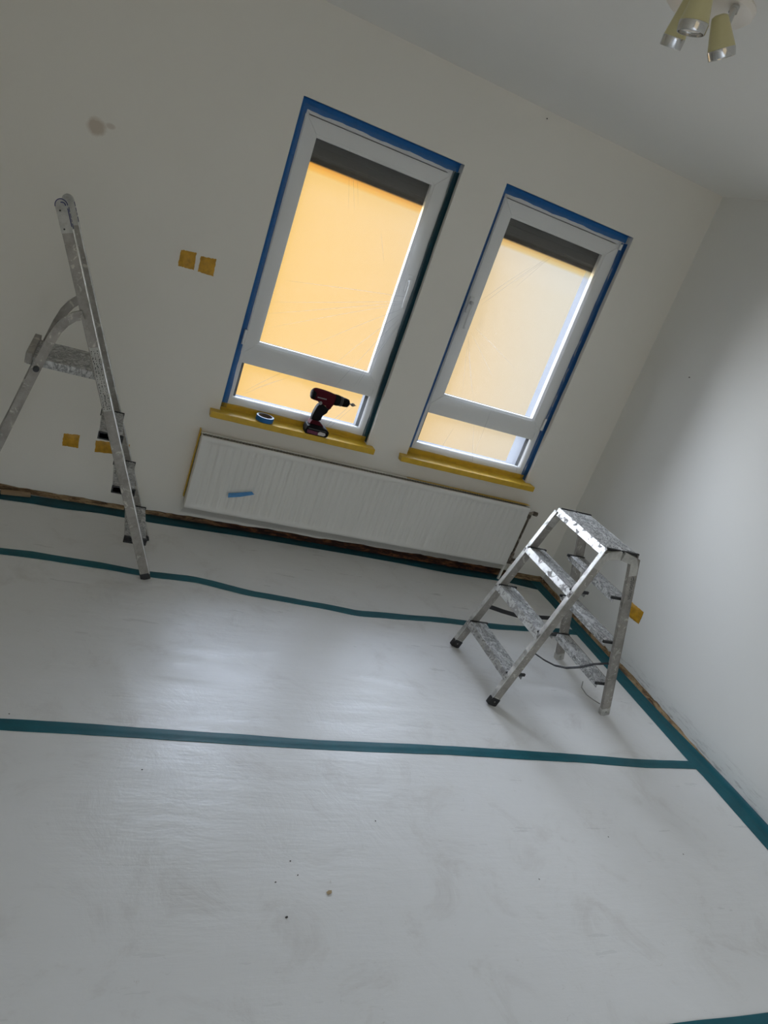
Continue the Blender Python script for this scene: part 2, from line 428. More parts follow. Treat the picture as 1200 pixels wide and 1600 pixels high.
# back wall with the two window openings
b = BM()
xs = [X0, WIN[0][0], WIN[0][1], WIN[1][0], WIN[1][1], 0.0]
zlow = 0.09
for i in range(5):
    x0, x1 = xs[i], xs[i + 1]
    if i in (1, 3):
        box(b, x0, x1, 0.0, TH, ZT, H); box(b, x0, x1, 0.0, 0.126, zlow, ZB); box(b, x0, x1, 0.126, TH, zlow, ZB - 0.14)
    else:
        box(b, x0, x1, 0.0, TH, zlow, H)
box(b, X0, 0.0, 0.016, TH, 0.0, zlow)
# ragged plaster foot
bot = []; x = X0
while x < -1e-6:
    base = 0.028 + 0.020 * max(0, min(1, (x + 2.6) / 1.6))
    if x > -0.45: base = 0.045
    bot.append((x, base + 0.004 * noise1(x * 6, 0.4) + random.uniform(-.0015, .0015))); x += 0.03
bot.append((0.0, 0.03))
poly = bot + [(0.0, zlow), (X0, zlow)]
prism_xz(b, poly, 0.0, 0.016)
bmesh.ops.remove_doubles(b, verts=b.verts[:], dist=1e-5)
tag(obj('wall_back', b, M_wall), kind='structure')
# exposed strips where the skirting was taken off
b = BM(); n = 150
def strip_back():
    rows = []
    for j, (yy, zz) in enumerate([(-0.010, 0.0035), (-0.004, 0.0065), (0.008, 0.020), (0.006, 0.038), (0.014, 0.060)]):
        rows.append([b.verts.new((X0 + (0 - X0) * i / n, yy + random.uniform(-.003, .002), zz)) for i in range(n + 1)])
    for j in range(4):
        for i in range(n): b.faces.new((rows[j][i], rows[j][i + 1], rows[j + 1][i + 1], rows[j + 1][i]))
strip_back()
tag(obj('trim_1', b, M_strip), 'ragged brown strip of bare wall foot below the window wall plaster', kind='structure')
b = BM(); n = 190; rows = []
for k in range(5):
    row = []
    for i in range(n + 1):
        y = Y0 + (0 - Y0) * i / n; t = max(0.0, min(1.0, (y + 1.75) / 0.5)); q = random.uniform(-.003, .003)
        row.append(b.verts.new([(-0.008 - 0.016 * t + q, y, 0.0060), (-0.004 - 0.010 * t + q, y, 0.009 + 0.003 * t), (0.002 - 0.004 * t + q * .6, y, 0.013 + 0.006 * t), (0.003 + q * .4, y, 0.020 + 0.014 * t), (0.011, y, 0.030 + 0.02 * t)][k]))
    rows.append(row)
for j in range(4):
    for i in range(n): b.faces.new((rows[j][i], rows[j][i + 1], rows[j + 1][i + 1], rows[j + 1][i]))
tag(obj('trim_2', b, M_strip), 'narrow brown strip of bare wall foot along the right wall', kind='structure')

# ---------------------------------------------------------------- windows
YF, YS, YG = 0.052, 0.040, 0.078     # frame face, sash face, glass
def ring(bm, x0, x1, z0, z1, w, y0, y1, bev=0.003, wl=None, wr=None, wt=None, wb=None):
    """mitred picture frame"""
    wl = w if wl is None else wl; wr = w if wr is None else wr; wt = w if wt is None else wt; wb = w if wb is None else wb
    o = [(x0, z0), (x1, z0), (x1, z1), (x0, z1)]
    i = [(x0 + wl, z0 + wb), (x1 - wr, z0 + wb), (x1 - wr, z1 - wt), (x0 + wl, z1 - wt)]
    for k in range(4):
        j = (k + 1) % 4
        f = BM(); prism_xz(f, [o[k], o[j], i[j], i[k]], y0, y1)
        if bev: bmesh.ops.bevel(f, geom=[e for e in f.edges if abs(e.verts[0].co.y - y0) < 1e-5 and abs(e.verts[1].co.y - y0) < 1e-5], offset=bev, segments=2, affect='EDGES')
        me = bpy.data.meshes.new('t'); f.to_mesh(me); f.free(); bm.from_mesh(me); bpy.data.meshes.remove(me)
    return bm

def make_window(name, xa, xb, mirror, label):
    root = thing(name, ((xa + xb) / 2, YF, ZB), label, 'window', kind='structure')
    z_sash, z_low = 0.972, 0.925
    obj('window_frame', ring(BM(), xa, xb, ZB, ZT, 0.055, YF, YG + 0.008, wb=0.070), M_pvc, root)
    # transom and the beads of the fixed lower light
    o = obj('transom', box(BM(), xa + 0.055, xb - 0.055, YF, YG + 0.008, z_low, z_sash + 0.02, 0.002), M_pvc, root)
    obj('glazing_bead', ring(BM(), xa + 0.044, xb - 0.044, ZB + 0.058, z_low + 0.010, 0.014, YF + 0.006, YG, bev=0.002), M_pvc, root)
    s = obj('sash', ring(BM(), xa + 0.036, xb - 0.036, z_sash, ZT - 0.060, 0.070, YS, YG + 0.0065, bev=0.005), M_pvc, root)
    obj('glazing_bead', ring(BM(), xa + 0.098, xb - 0.098, z_sash + 0.062, ZT - 0.122, 0.016, YS + 0.007, YG, bev=0.003), M_pvc, root)
    obj('outer_frame', ring(BM(), xa, xb, ZB - 0.01, ZT, 0.075, YG + 0.0085, 0.125, wb=0.080, bev=0), M_outer, root)
    gx0, gx1 = xa + 0.113, xb - 0.109
    obj('gasket', ring(BM(), gx0 - 0.001, gx1 + 0.001, z_sash + 0.076, ZT - 0.136, 0.003, YG - 0.004, YG, bev=0), M_gasket, root)
    obj('pane', box(BM(), xa + 0.108, xb - 0.104, YG, YG + 0.006, z_sash + 0.070, ZT - 0.128), M_glass, root)
    obj('pane', box(BM(), xa + 0.052, xb - 0.052, YG, YG + 0.006, ZB + 0.066, z_low + 0.003), M_glass, root)
    # handle
    hx = (xa + 0.060) if mirror else (xb - 0.067)
    h = obj('handle', BM(), M_pvc, root)
    b = BM(); box(b, hx - 0.014, hx + 0.014, YS - 0.010, YS, 1.515, 1.605, 0.004)
    cyl(b, (hx, YS - 0.008, 1.572), (hx, YS - 0.036, 1.572), 0.010, n=16)
    pts = [(hx, YS - 0.034, 1.580), (hx, YS - 0.038, 1.560), (hx, YS - 0.042, 1.52), (hx, YS - 0.041, 1.48), (hx + 0.004, YS - 0.035, 1.445), (hx + 0.006, YS - 0.030, 1.435)]
    sweep(b, pts, [(0.009 * math.cos(t * PI / 4), 0.006 * math.sin(t * PI / 4)) for t in range(8)], up=(0, 1, 0.1))
    bmesh.ops.translate(b, verts=b.verts[:], vec=-root_loc(root)); b.to_mesh(h.data); b.free()
    for p in h.data.polygons: p.use_smooth = True
    # hinges opposite the handle
    kx = (xb - 0.033) if mirror else (xa + 0.031)
    for z in (1.00, 2.10) if mirror else (1.02,):
        hb = BM(); cyl(hb, (kx, YS - 0.008, z), (kx, YS - 0.008, z + 0.075 if z < 2 else z + 0.03), 0.0085, n=14)
        obj('hinge', hb, M_pvc, root, smooth=True)
    # sill board
    b = box(BM(), xa - 0.048, xb + 0.030, -0.060, 0.0, 0.634, 0.662, 0.003)
    box(b, xa, xb, -0.001, YF, 0.634, 0.662)
    obj('window_sill', b, M_pvc, root)
    for xx in (xa, xb - 0.004):
        obj('outer_reveal', box(BM(), xx, xx + 0.004, 0.128, TH + 0.01, ZB - 0.14, ZT), M_outer, root)
    # outer shutter, lowered a little, seen through the upper pane
    b = BM(); zt = ZT - 0.02; nsl = 6; zb = 1.945
    for i in range(nsl):
        za = zb + (zt - zb) * i / nsl; zc = zb + (zt - zb) * (i + 1) / nsl
        box(b, xa + 0.004, xb - 0.004, 0.150, 0.160, za, zc - 0.0006)
    rs = obj('roller_shutter', b, M_shut, root)
    obj('painted_edge_glow', box(BM(), xa + 0.006, xb - 0.006, 0.1462, 0.1470, 1.895, 1.975), M_edge_glow, rs)  # added strip, tints in the amber glow and soft blur below the shutter
    return root
dr = thing('fill_door_1', ((BX0 + BX1) / 2, Y0 - 0.06, 0.0), 'wide glazed balcony door added unseen behind the camera for fill light', 'door', kind='structure')
for k in range(2):
    xm = (BX0 + BX1) / 2
    xq = (BX0, xm)[k]; obj('fill_door_leaf', ring(BM(), xq, xq + xm - BX0, 0.0, BZ1, 0.09, Y0 - 0.095, Y0 - 0.03), M_pvc, dr)
    obj('pane', box(BM(), xq + 0.085, xq + xm - BX0 - 0.085, Y0 - 0.066, Y0 - 0.060, 0.085, BZ1 - 0.085), M_glass, dr)
M_outer = mat('grey_render', (0.045, 0.05, 0.06), 0.8)
def edge_glow_mat():
    M = bpy.data.materials.new('shutter_edge_glow_tint'); M.use_nodes = True; n = M.node_tree.nodes; l = M.node_tree.links; n.clear()
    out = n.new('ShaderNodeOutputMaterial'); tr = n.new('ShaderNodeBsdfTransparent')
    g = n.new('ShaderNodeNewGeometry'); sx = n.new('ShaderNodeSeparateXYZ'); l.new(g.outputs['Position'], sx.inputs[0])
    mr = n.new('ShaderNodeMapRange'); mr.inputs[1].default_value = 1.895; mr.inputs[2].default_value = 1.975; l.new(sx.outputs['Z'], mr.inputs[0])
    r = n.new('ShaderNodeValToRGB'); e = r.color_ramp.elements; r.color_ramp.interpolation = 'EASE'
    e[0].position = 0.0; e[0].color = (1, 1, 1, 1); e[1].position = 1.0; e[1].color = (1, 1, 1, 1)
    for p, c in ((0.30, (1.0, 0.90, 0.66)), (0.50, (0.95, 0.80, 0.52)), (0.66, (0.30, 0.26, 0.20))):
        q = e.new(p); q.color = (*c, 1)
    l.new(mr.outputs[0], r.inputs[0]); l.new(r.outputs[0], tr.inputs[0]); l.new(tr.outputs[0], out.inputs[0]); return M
M_edge_glow = edge_glow_mat()
make_window('window_1', *WIN[0], False, 'left white framed window over the radiator, glowing orange behind plastic film')
make_window('window_2', *WIN[1], True, 'right white framed window nearer the corner, pale peach behind plastic film')

# exterior wall cladding in the reveals (white) comes from wall_back itself

# ---------------------------------------------------------------- plastic film over the windows
def film(xa, xb, mirror, label, seeds):
    hx = (xa + 0.060) if mirror else (xb - 0.067); hz = 1.50
    nx, nz = 70, 130; b = BM(); V = {}
    x0, x1, z0, z1 = xa + 0.020, xb - 0.020, ZB + 0.030, ZT - 0.022
    def fy(x, z):
        dx = x - hx; dz = z - hz
        r = math.hypot(dx, dz * 0.75)
        tent = 0.060 * math.exp(-max(0, r - 0.05) / 0.26)
        edge = min(1, min(x - x0, x1 - x, z - z0, z1 - z) / 0.02)
        ang = math.atan2(dz, dx)
        wr = 0.0012 * math.sin(ang * 13 + 1.3 * math.sin(ang * 5)) * math.exp(-r / 0.35) * min(1, max(0, r - 0.06) / 0.15)
        w2 = 0.0012 * math.sin(x * 61 + z * 23 + 2 * math.sin(z * 9)) + 0.001 * math.sin(z * 41 - x * 18)
        return 0.036 - (tent + wr + w2) * max(0, edge)
    for i in range(nx + 1):
        for j in range(nz + 1):
            x = x0 + (x1 - x0) * i / nx; z = z0 + (z1 - z0) * j / nz
            V[i, j] = b.verts.new((x, fy(x, z), z))
    for i in range(nx):
        for j in range(nz): b.faces.new((V[i, j], V[i + 1, j], V[i + 1, j + 1], V[i, j + 1]))
    root = thing('protective_film', ((xa + xb) / 2, 0.036, ZB + 0.03), label, 'plastic film')
    obj('film_sheet', b, M_film, root, smooth=True)
    b = BM()
    for (ax, az, bx, bz, w) in seeds:
        n = 14; L = []
        for k in range(n + 1):
            t = k / n; x = ax + (bx - ax) * t; z = az + (bz - az) * t + 0.006 * math.sin(t * PI) * math.sin(ax * 37 + bz * 11)
            x = min(max(x, x0 + .002), x1 - .002); z = min(max(z, z0 + .002), z1 - .002)
            L.append((x, fy(x, z) - 0.001, z, w * max(0.06, math.sin(PI * min(0.999, t ** 0.8))) ** 0.6))
        ring_ = []
        dx, dz = bx - ax, bz - az; q = math.hypot(dx, dz); px, pz = -dz / q, dx / q
        for (x, y, z, ww) in L:
            ring_.append([b.verts.new((x + px * ww, y, z + pz * ww)), b.verts.new((x, y - ww * 1.6, z)), b.verts.new((x - px * ww, y, z - pz * ww))])
        for A, B in zip(ring_[:-1], ring_[1:]):
            for k in range(2): b.faces.new((A[k], B[k], B[k + 1], A[k + 1]))
    tag(obj('creases', b, M_crease, root, smooth=True), kind='stuff')
    return root
# crease lines: (from x,z, to x,z, half width)
S1 = [(-1.60, 1.50, -2.23, 1.385, .0014), (-1.60, 1.48, -2.28, 1.26, .0013), (-1.61, 1.47, -2.28, 1.20, .0013), (-1.61, 1.465, -2.24, 1.14, .0011),
      (-1.62, 1.43, -2.02, 1.10, .0012), (-1.62, 1.40, -1.88, 1.02, .0013), (-1.61, 1.38, -1.82, .93, .0012), (-1.595, 1.37, -1.70, .98, .0014),
      (-1.60, 1.37, -1.72, .96, .0010), (-2.28, .78, -2.08, .96, .0011), (-2.29, .76, -2.06, .925, .0009), (-2.24, .80, -2.10, .90, .0009),
      (-1.80, .70, -1.70, .86, .0013), (-1.775, .70, -1.675, .86, .0012), (-1.79, .72, -1.70, .85, .0008), (-2.11, 2.06, -2.03, 1.80, .0008),
      (-2.09, 2.05, -2.00, 1.80, .0008), (-2.07, 2.04, -1.99, 1.83, .0007), (-1.72, 2.00, -1.70, 1.90, .0007), (-1.84, 1.75, -1.78, 1.62, .0008)]
S2 = [(-1.20, 1.60, -0.96, 1.86, .0012), (-1.19, 1.58, -0.82, 2.01, .0012), (-1.05, 1.73, -0.79, 2.02, .0009), (-1.02, 1.72, -0.86, 1.95, .0008),
      (-1.19, 1.40, -1.02, 1.10, .0010), (-1.19, 1.40, -0.99, 1.06, .0008), (-1.19, 1.43, -0.93, 1.22, .0010), (-1.18, 1.46, -0.80, 1.30, .0009),
      (-1.19, 1.40, -1.08, 1.08, .0008), (-0.84, .70, -0.93, .93, .0013), (-0.85, .72, -0.86, 1.06, .0009), (-1.08, .72, -1.05, .88, .0012),
      (-0.60, .74, -0.56, .80, .0009), (-0.52, .70, -0.56, .86, .0010)]
film(*WIN[0], False, 'clear plastic film stretched over the left window, creased around its handle', S1)
film(*WIN[1], True, 'clear plastic film stretched over the right window, fine creases at its handle', S2)

# ---------------------------------------------------------------- masking tape around the windows
def tape_L(name, pts_in, pts_out, label, m, group=None):
    """a folded strip given as matching polylines"""
    b = BM(); A = [b.verts.new(p) for p in pts_in]; B = [b.verts.new(p) for p in pts_out]
    for i in range(len(A) - 1): b.faces.new((A[i], A[i + 1], B[i + 1], B[i]))
    return b
def frame_tapes(xa, xb, word, lm, rm):
    e = 0.0015; grp = 'tape round the ' + word + ' window'
    def strip(ptsfn, n, length, m, label, ori):
        rows = []; b = BM()
        for i in range(n + 1):
            rows.append([b.verts.new(p) for p in ptsfn(i / n)])
        for R1, R2 in zip(rows[:-1], rows[1:]):
            for k in range(len(R1) - 1): b.faces.new((R1[k], R2[k], R2[k + 1], R1[k + 1]))
        return tag(obj('masking_tape_strip', b, m, origin=ori), label, 'tape')
    # top: lies on the reveal soffit and folds onto the frame
    def top(t):
        x = xa + e + (xb - xa - 2 * e) * t; w = 0.040 + 0.004 * noise1(x * 9, 1); g = 0.010 * max(0, t - 0.25) + 0.002
        return [(x, g, ZT - e), (x, YF - 0.004, ZT - e), (x, YF - e, ZT - 0.004), (x, YF - e, ZT - w)]
    strip(top, 40, 1, M_blue, 'blue masking tape along the top edge of the ' + word + ' window', ((xa + xb) / 2, YF, ZT))
    def left(t):
        z = ZB + 0.006 + (ZT - ZB - 0.046) * t; w = 0.038 + 0.003 * noise1(z * 8, 2)
        if lm: return [(xa + e, 0.003, z), (xa + e, YF - 0.004, z), (xa + 0.004, YF - e, z), (xa + w, YF - e, z)]
        return [(xa + e, 0.008, z), (xa + e, YF - 0.004, z), (xa + 0.004, YF - e, z), (xa + 0.036, YF - e, z)]
    strip(left, 50, 1, M_blue if lm else M_navy, ('blue' if lm else 'dark blue') + ' masking tape down the left side of the ' + word + ' window', (xa, YF, 1.4))
    def right(t):
        z = ZB + 0.006 + (ZT - ZB - 0.046) * t; w = (0.026 if rm else 0.028) + 0.002 * noise1(z * 8, 3)
        g = 0.026 + 0.004 * noise1(z * 4, 5)
        return [(xb - e, g, z), (xb - e, YF - 0.004, z), (xb - 0.004, YF - e, z), (xb - w, YF - e, z)]
    strip(right, 50, 1, M_navy if rm else M_teal2, ('dark blue' if rm else 'dark green-blue') + ' masking tape down the right side of the ' + word + ' window', (xb, YF, 1.4))
M_navy = tape_mat('dark_blue_tape', (0.02, 0.12, 0.34), 0.6, 40)
M_teal2 = tape_mat('dark_teal_tape', (0.004, 0.060, 0.085), 0.5, 40)
frame_tapes(*WIN[0], 'left', True, False)
frame_tapes(*WIN[1], 'right', False, True)

# yellow tape wrapped over the sills and up the lower frame
def sill_tape(xa, xb, word):
    b = BM(); e = 0.0012; xl, xr = xa - 0.049, xb + 0.031
    prof = [(-0.02, 0.6325), (-0.0612, 0.6325), (-0.0618, 0.640), (-0.0618, 0.657), (-0.0600, 0.6632), (-0.030, 0.6634), (-0.0012, 0.6634)]
    n = 40; rows = []
    for i in range(n + 1):
        x = xl + (xr - xl) * i / n
        rows.append([b.verts.new((x, y + 0.0006 * noise1(x * 17, 3), z + 0.0006 * noise1(x * 23, k))) for k, (y, z) in enumerate(prof)])
    for A, B in zip(rows[:-1], rows[1:]):
        for k in range(len(prof) - 1): b.faces.new((A[k], B[k], B[k + 1], A[k + 1]))
    for r_ in (rows[0], rows[-1]): b.faces.new(r_)
    prof2 = [(-0.0012, 0.6634), (0.030, 0.6634), (YF - 0.003, 0.6638), (YF - 0.0015, 0.668), (YF - 0.0015, 0.694)]
    rows = []
    for i in range(n + 1):
        x = xa + 0.004 + (xb - xa - 0.008) * i / n
        rows.append([b.verts.new((x, y, z + (0.002 * noise1(x * 6, 4) if k == 4 else 0))) for k, (y, z) in enumerate(prof2)])
    for A, B in zip(rows[:-1], rows[1:]):
        for k in range(len(prof2) - 1): b.faces.new((A[k], B[k], B[k + 1], A[k + 1]))
    tag(obj('masking_tape_wrap', b, M_yel, origin=((xa + xb) / 2, -0.03, 0.66)), 'glossy yellow tape wrapped over the sill of the ' + word + ' window', 'tape')
sill_tape(*WIN[0], 'left'); sill_tape(*WIN[1], 'right')

# ---------------------------------------------------------------- floor sheets and teal tape
XS0, XS1 = X0 + 0.02, -0.010
def sheet(y0, y1, label, fold=None):
    nx, ny = 110, max(12, int(abs(y1 - y0) / 0.04)); b = BM(); V = {}
    for i in range(nx + 1):
        for j in range(ny + 1):
            x = XS0 + (XS1 - XS0) * i / nx; y = y0 + (y1 - y0) * j / ny
            z = 0.0022 + 0.0007 * (1 + math.sin(x * 3.1 + y * 4.7) * math.sin(y * 6.3 - x * 1.7))
            if fold:
                ax, ay, bx, by = fold; t = max(0, min(1, (y - ay) / (by - ay))); fx = ax + (bx - ax) * t
                d = x - fx; z += 0.0035 * math.exp(-(d / 0.035) ** 2) * (0.4 + 0.6 * math.sin(PI * min(1, max(0, t))))
            if i in (0, nx) or j in (0, ny): z = 0.0022
            V[i, j] = b.verts.new((x, y, z))
    for i in range(nx):
        for j in range(ny): b.faces.new((V[i, j], V[i + 1, j], V[i + 1, j + 1], V[i, j + 1]))
    r = bmesh.ops.extrude_face_region(b, geom=b.faces[:])
    for v in r['geom']:
        if isinstance(v, bmesh.types.BMVert): v.co.z = 0.0002
    return tag(obj('floor_protection_sheet', b, M_sheet, smooth=True, origin=((XS0 + XS1) / 2, (y0 + y1) / 2, 0.0)), label, 'floor covering')
sheet(-0.66, -0.012, 'white protective floor sheet lying under the radiator, farthest strip')
sheet(-1.706, -0.6605, 'white protective floor sheet with both stepladders standing on it', (-2.86, -0.85, -2.66, -1.70))
sheet(-2.810, -1.7065, 'white protective floor sheet in front of the stepladders, between the two long nearer tapes')
sheet(Y0 + 0.02, -2.8105, 'white protective floor sheet nearest the camera, below the lowest tape')

def floor_tape(left, right, label, zoff=0.0036, m=None):
    """edges as lists of (x,y) pairs of equal length"""
    b = BM(); n = len(left); rows = []
    for i in range(n):
        L = Vector((*left[i], 0)); R = Vector((*right[i], 0)); row = []
        for k, h in ((0, 0), (0.02, 0.0012), (0.3, 0.0014), (0.52, 0.0021), (0.6, 0.0013), (0.98, 0.0012), (1, 0)):
            p = L.lerp(R, k); p.z = zoff + h + 0.0004 * noise1(p.x * 9 + p.y * 7, k * 5); row.append(b.verts.new(p))
        rows.append(row)
    for A, B in zip(rows[:-1], rows[1:]):
        for k in range(6): b.faces.new((A[k], B[k], B[k + 1], A[k + 1]))
        b.faces.new((A[0], A[6], B[6], B[0]))
    b.faces.new(rows[0]); b.faces.new(rows[-1][::-1])
    c = left[n // 2]
    return tag(obj('floor_tape_strip', b, m or M_teal, smooth=True, origin=(c[0], c[1], 0)), label, 'tape')
def interp(P, n):
    """resample polyline by x with n points"""
    out = []
    for i in range(n):
        x = P[0][0] + (P[-1][0] - P[0][0]) * i / (n - 1)
        for a, c in zip(P[:-1], P[1:]):
            if a[0] <= x <= c[0] + 1e-9:
                t = (x - a[0]) / (c[0] - a[0]); t = t * t * (3 - 2 * t) * 0.5 + t * 0.5
                out.append((x, a[1] + (c[1] - a[1]) * t)); break
    return out
c1 = [(-4.48, -0.640), (-3.9, -0.655), (-3.24, -0.624), (-3.11, -0.617), (-2.98, -0.622), (-2.845, -0.625), (-2.62, -0.642), (-2.41, -0.631), (-2.10, -0.691), (-1.78, -0.714), (-1.575, -0.738), (-1.43, -0.723), (-1.03, -0.688), (-0.78, -0.682), (-0.10, -0.615)]
c1 = interp(c1, 110)
w1 = lambda x: 0.0275 + 0.003 * noise1(x * 4, 2)
floor_tape([(x, y + w1(x)) for x, y in c1], [(x, y - w1(x)) for x, y in c1], 'teal tape over the farthest sheet seam, wavy, passing beneath the leaning ladder foot')
c2 = interp([(-4.48, -1.700), (-3.08, -1.702), (-2.85, -1.702), (-2.48, -1.708), (-2.01, -1.715), (-1.45, -1.705), (-0.81, -1.709), (-0.45, -1.719), (-0.095, -1.710)], 90)
w2 = lambda x: 0.0265 + 0.0015 * noise1(x * 5, 7)
floor_tape([(x, y + w2(x)) for x, y in c2], [(x, y - w2(x)) for x, y in c2], 'long teal tape crossing the middle of the floor in front of the ladders')
c3 = interp([(-4.48, -2.84), (-1.1, -2.820), (-0.88, -2.825), (-0.10, -2.829)], 60)
floor_tape([(x, y + .026) for x, y in c3], [(x, y - .026) for x, y in c3], 'teal tape just entering at the bottom right of the photo')
# tape along the foot of the window wall
lo = interp([(-4.48, -0.105), (-3.31, -0.110), (-3.157, -0.100), (-3.074, -0.104), (-2.838, -0.080), (-2.613, -0.087), (-1.941, -0.063), (-1.384, -0.064), (-1.141, -0.068), (-0.776, -0.090), (-0.348, -0.078), (-0.104, -0.112)], 100)
lo = [(x, y - 0.014) for x, y in lo]; hi = [(x, -0.004 - 0.006 * max(0, min(1, (-2.7 - x) / 0.5)) * 3) for x, y in lo]
floor_tape(hi, lo, 'teal tape along the foot of the window wall, shade darkened into its colour', 0.0038, M_teal_shade)
# tape along the foot of the right wall, folded up a little on its wall edge
def side_tape():
    P = [(-0.010, -0.104), (-0.123, -0.106), (-0.301, -0.100), (-0.678, -0.118), (-1.293, -0.120), (-1.684, -0.124), (-1.78, -0.116), (-2.198, -0.122), (-3.2, -0.118), (-5.25, -0.115)]
    b = BM(); rows = []; n = 130
    for i in range(n + 1):
        y = -0.010 + (-5.25 + 0.010) * i / n
        for a, c in zip(P[:-1], P[1:]):
            if a[0] >= y >= c[0]:
                t = (y - a[0]) / (c[0] - a[0]); xo = a[1] + (c[1] - a[1]) * t; break
        inn = 0.018 * max(0.0, min(1.0, (y + 1.75) / 0.5))
        up = 0.002 + 0.010 * max(0, min(1, (-1.45 - y) / 0.4))
        q = 0.0005 * noise1(y * 12, 1)
        rows.append([b.verts.new(p) for p in ((xo, y, 0.0040), (xo + 0.001, y, 0.0055 + q), (xo * 0.62, y, 0.0058 + q), (xo * 0.55, y, 0.0072 + q), (xo * 0.5, y, 0.0058), (-0.022 - inn, y, 0.0062), (-0.010 - inn, y, 0.0060 + up * 0.6), (-0.006 - inn, y, 0.007 + up), (-0.008 - inn, y, 0.0042))])
    k = len(rows[0])
    for A, B in zip(rows[:-1], rows[1:]):
        for j in range(k): b.faces.new((A[j], B[j], B[(j + 1) % k], A[(j + 1) % k]))
    b.faces.new(rows[0]); b.faces.new(rows[-1][::-1])
    tag(obj('floor_tape_strip', b, M_teal, smooth=True, origin=(-0.06, -2, 0)), 'wide teal tape along the foot of the right wall', 'tape')
side_tape()

# ---------------------------------------------------------------- radiator
def radiator():
    xa, xb, z0, z1, yf, yb = -2.449, -0.405, 0.124, 0.536, -0.102, -0.030
    root = thing('radiator', ((xa + xb) / 2, yb, z0), 'long white ribbed panel radiator on the wall under both windows', 'radiator')
    b = BM(); NR = 50; sub = 8; nx = NR * sub
    zs = [z0, z0 + 0.006, z0 + 0.020, z0 + 0.026, z0 + 0.040, z1 - 0.044, z1 - 0.030, z1 - 0.024, z1 - 0.006, z1]
    amp = [0, 0, 0, 0.0, 1, 1, 0.0, 0, 0, 0]
    dep = [0.004, 0, 0, 0.003, 0.003, 0.003, 0.003, 0, 0, 0.004]
    ins = 0.030; V = {}
    for i in range(nx + 5):
        if i < 2: x = xa + (0, 0.022)[i]; u = None
        elif i > nx + 2: x = xb - (0.022, 0)[i - nx - 3]; u = None
        else: x = xa + ins + (xb - xa - 2 * ins) * (i - 2) / nx; u = ((i - 2) % sub) / sub
        for j in range(len(zs)):
            y = yf + (dep[j] if u is not None else (0.0 if 0 < j < len(zs) - 1 else 0.004))
            if u is not None: y += 0.0085 * amp[j] * (max(0, math.cos((u - 0.5) * 2 * PI)) ** 0.8)
            V[i, j] = b.verts.new((x, y, zs[j]))
    for i in range(nx + 4):
        for j in range(len(zs) - 1): b.faces.new((V[i, j], V[i + 1, j], V[i + 1, j + 1], V[i, j + 1]))
    # edge return
    for k, (x0, x1, zz0, zz1) in enumerate([(xa, xb, z0, z0 + 0.003), (xa, xb, z1 - 0.003, z1), (xa, xa + 0.003, z0, z1), (xb - 0.003, xb, z0, z1)]):
        box(b, x0, x1, yf + 0.004, yf + 0.016, zz0, zz1)
    obj('front_panel', b, M_rad, root, smooth=True)
    obj('back_panel', box(BM(), xa, xb, yb - 0.012, yb, z0, z1, 0.003), M_rad, root)
    for x in (xa, xb - 0.003):
        obj('side_cover', box(BM(), x, x + 0.003, yf + 0.016, yb, z0 + 0.006, z1 - 0.001), M_rad, root)
    b = BM(); n = 118
    for i in range(n):
        x = xa + 0.02 + (xb - xa - 0.04) * i / (n - 1)
        box(b, x - 0.0026, x + 0.0026, yf + 0.018, yb - 0.014, z1 - 0.010, z1 - 0.002)
    box(b, xa + 0.003, xb - 0.003, yf + 0.050, yf + 0.056, z1 - 0.012, z1 - 0.0035)
    tag(obj('top_grille', b, mat('grille_enamel', (0.26, 0.24, 0.20), 0.6), root), kind='stuff')
    # convector fins inside, interior shade painted on as near-black
    b = BM(); n = 110
    for i in range(n):
        x = xa + 0.03 + (xb - xa - 0.06) * i / (n - 1)
        box(b, x - 0.004, x + 0.004, yf + 0.018, yb - 0.014, z0 + 0.03, z1 - 0.05)
    tag(obj('convector_fins', b, mat('shaded_fins', (0.012, 0.011, 0.010), 0.8), root), kind='stuff')
    obj('shade_plate', box(BM(), xa + 0.01, xb - 0.01, yf + 0.017, yb - 0.013, z1 - 0.034, z1 - 0.030), mat('painted_shade', (0.012, 0.011, 0.010), 0.8), root)  # added black plate standing in for the shade below the grille
    for x in (xa + 0.25, xb - 0.25):
        obj('wall_bracket', box(BM(), x, x + 0.03, yb, -0.001, z0 + 0.04, z1 - 0.05), M_rad, root)
    # riser pipe and valve on the right
    px, py = -0.362, -0.062
    b = BM(); sweep(b, [(px, py, 0.478), (px, py, 0.19)], circ(0.0075))
    obj('riser_pipe', b, M_pipe, root, smooth=True)
    b = BM(); cyl(b, (px, py, 0.458), (px, py, 0.490), 0.0115, n=12)
    sweep(b, [(px, py, 0.480), (px + 0.003, py, 0.492), (px + 0.015, py - 0.001, 0.498), (px + 0.032, py - 0.003, 0.496)], circ(0.0105), up=(0, 1, 0))
    cyl(b, (px + 0.022, py, 0.496), (px + 0.046, py - 0.002, 0.494), 0.0145, n=12)
    cyl(b, (xb - 0.002, py, 0.492), (px, py, 0.492), 0.008, n=12)
    obj('elbow_fitting', b, M_pipe, root, smooth=True)
    b = BM(); cyl(b, (px, py, 0.165), (px, py, 0.205), 0.012, n=8); cyl(b, (px, py, 0.135), (px, py, 0.165), 0.015, n=6)
    box(b, px - 0.030, px + 0.030, py - 0.014, py + 0.014, 0.128, 0.152, 0.004)
    cyl(b, (px + 0.015, py, 0.158), (px + 0.062, py, 0.158), 0.0075, n=10); cyl(b, (px + 0.045, py, 0.158), (px + 0.066, py, 0.158), 0.0115, n=10)
    cyl(b, (px + 0.015, py, 0.138), (px + 0.060, py, 0.138), 0.0085, n=10); cyl(b, (px + 0.030, py, 0.138), (px + 0.042, py, 0.138), 0.012, n=8)
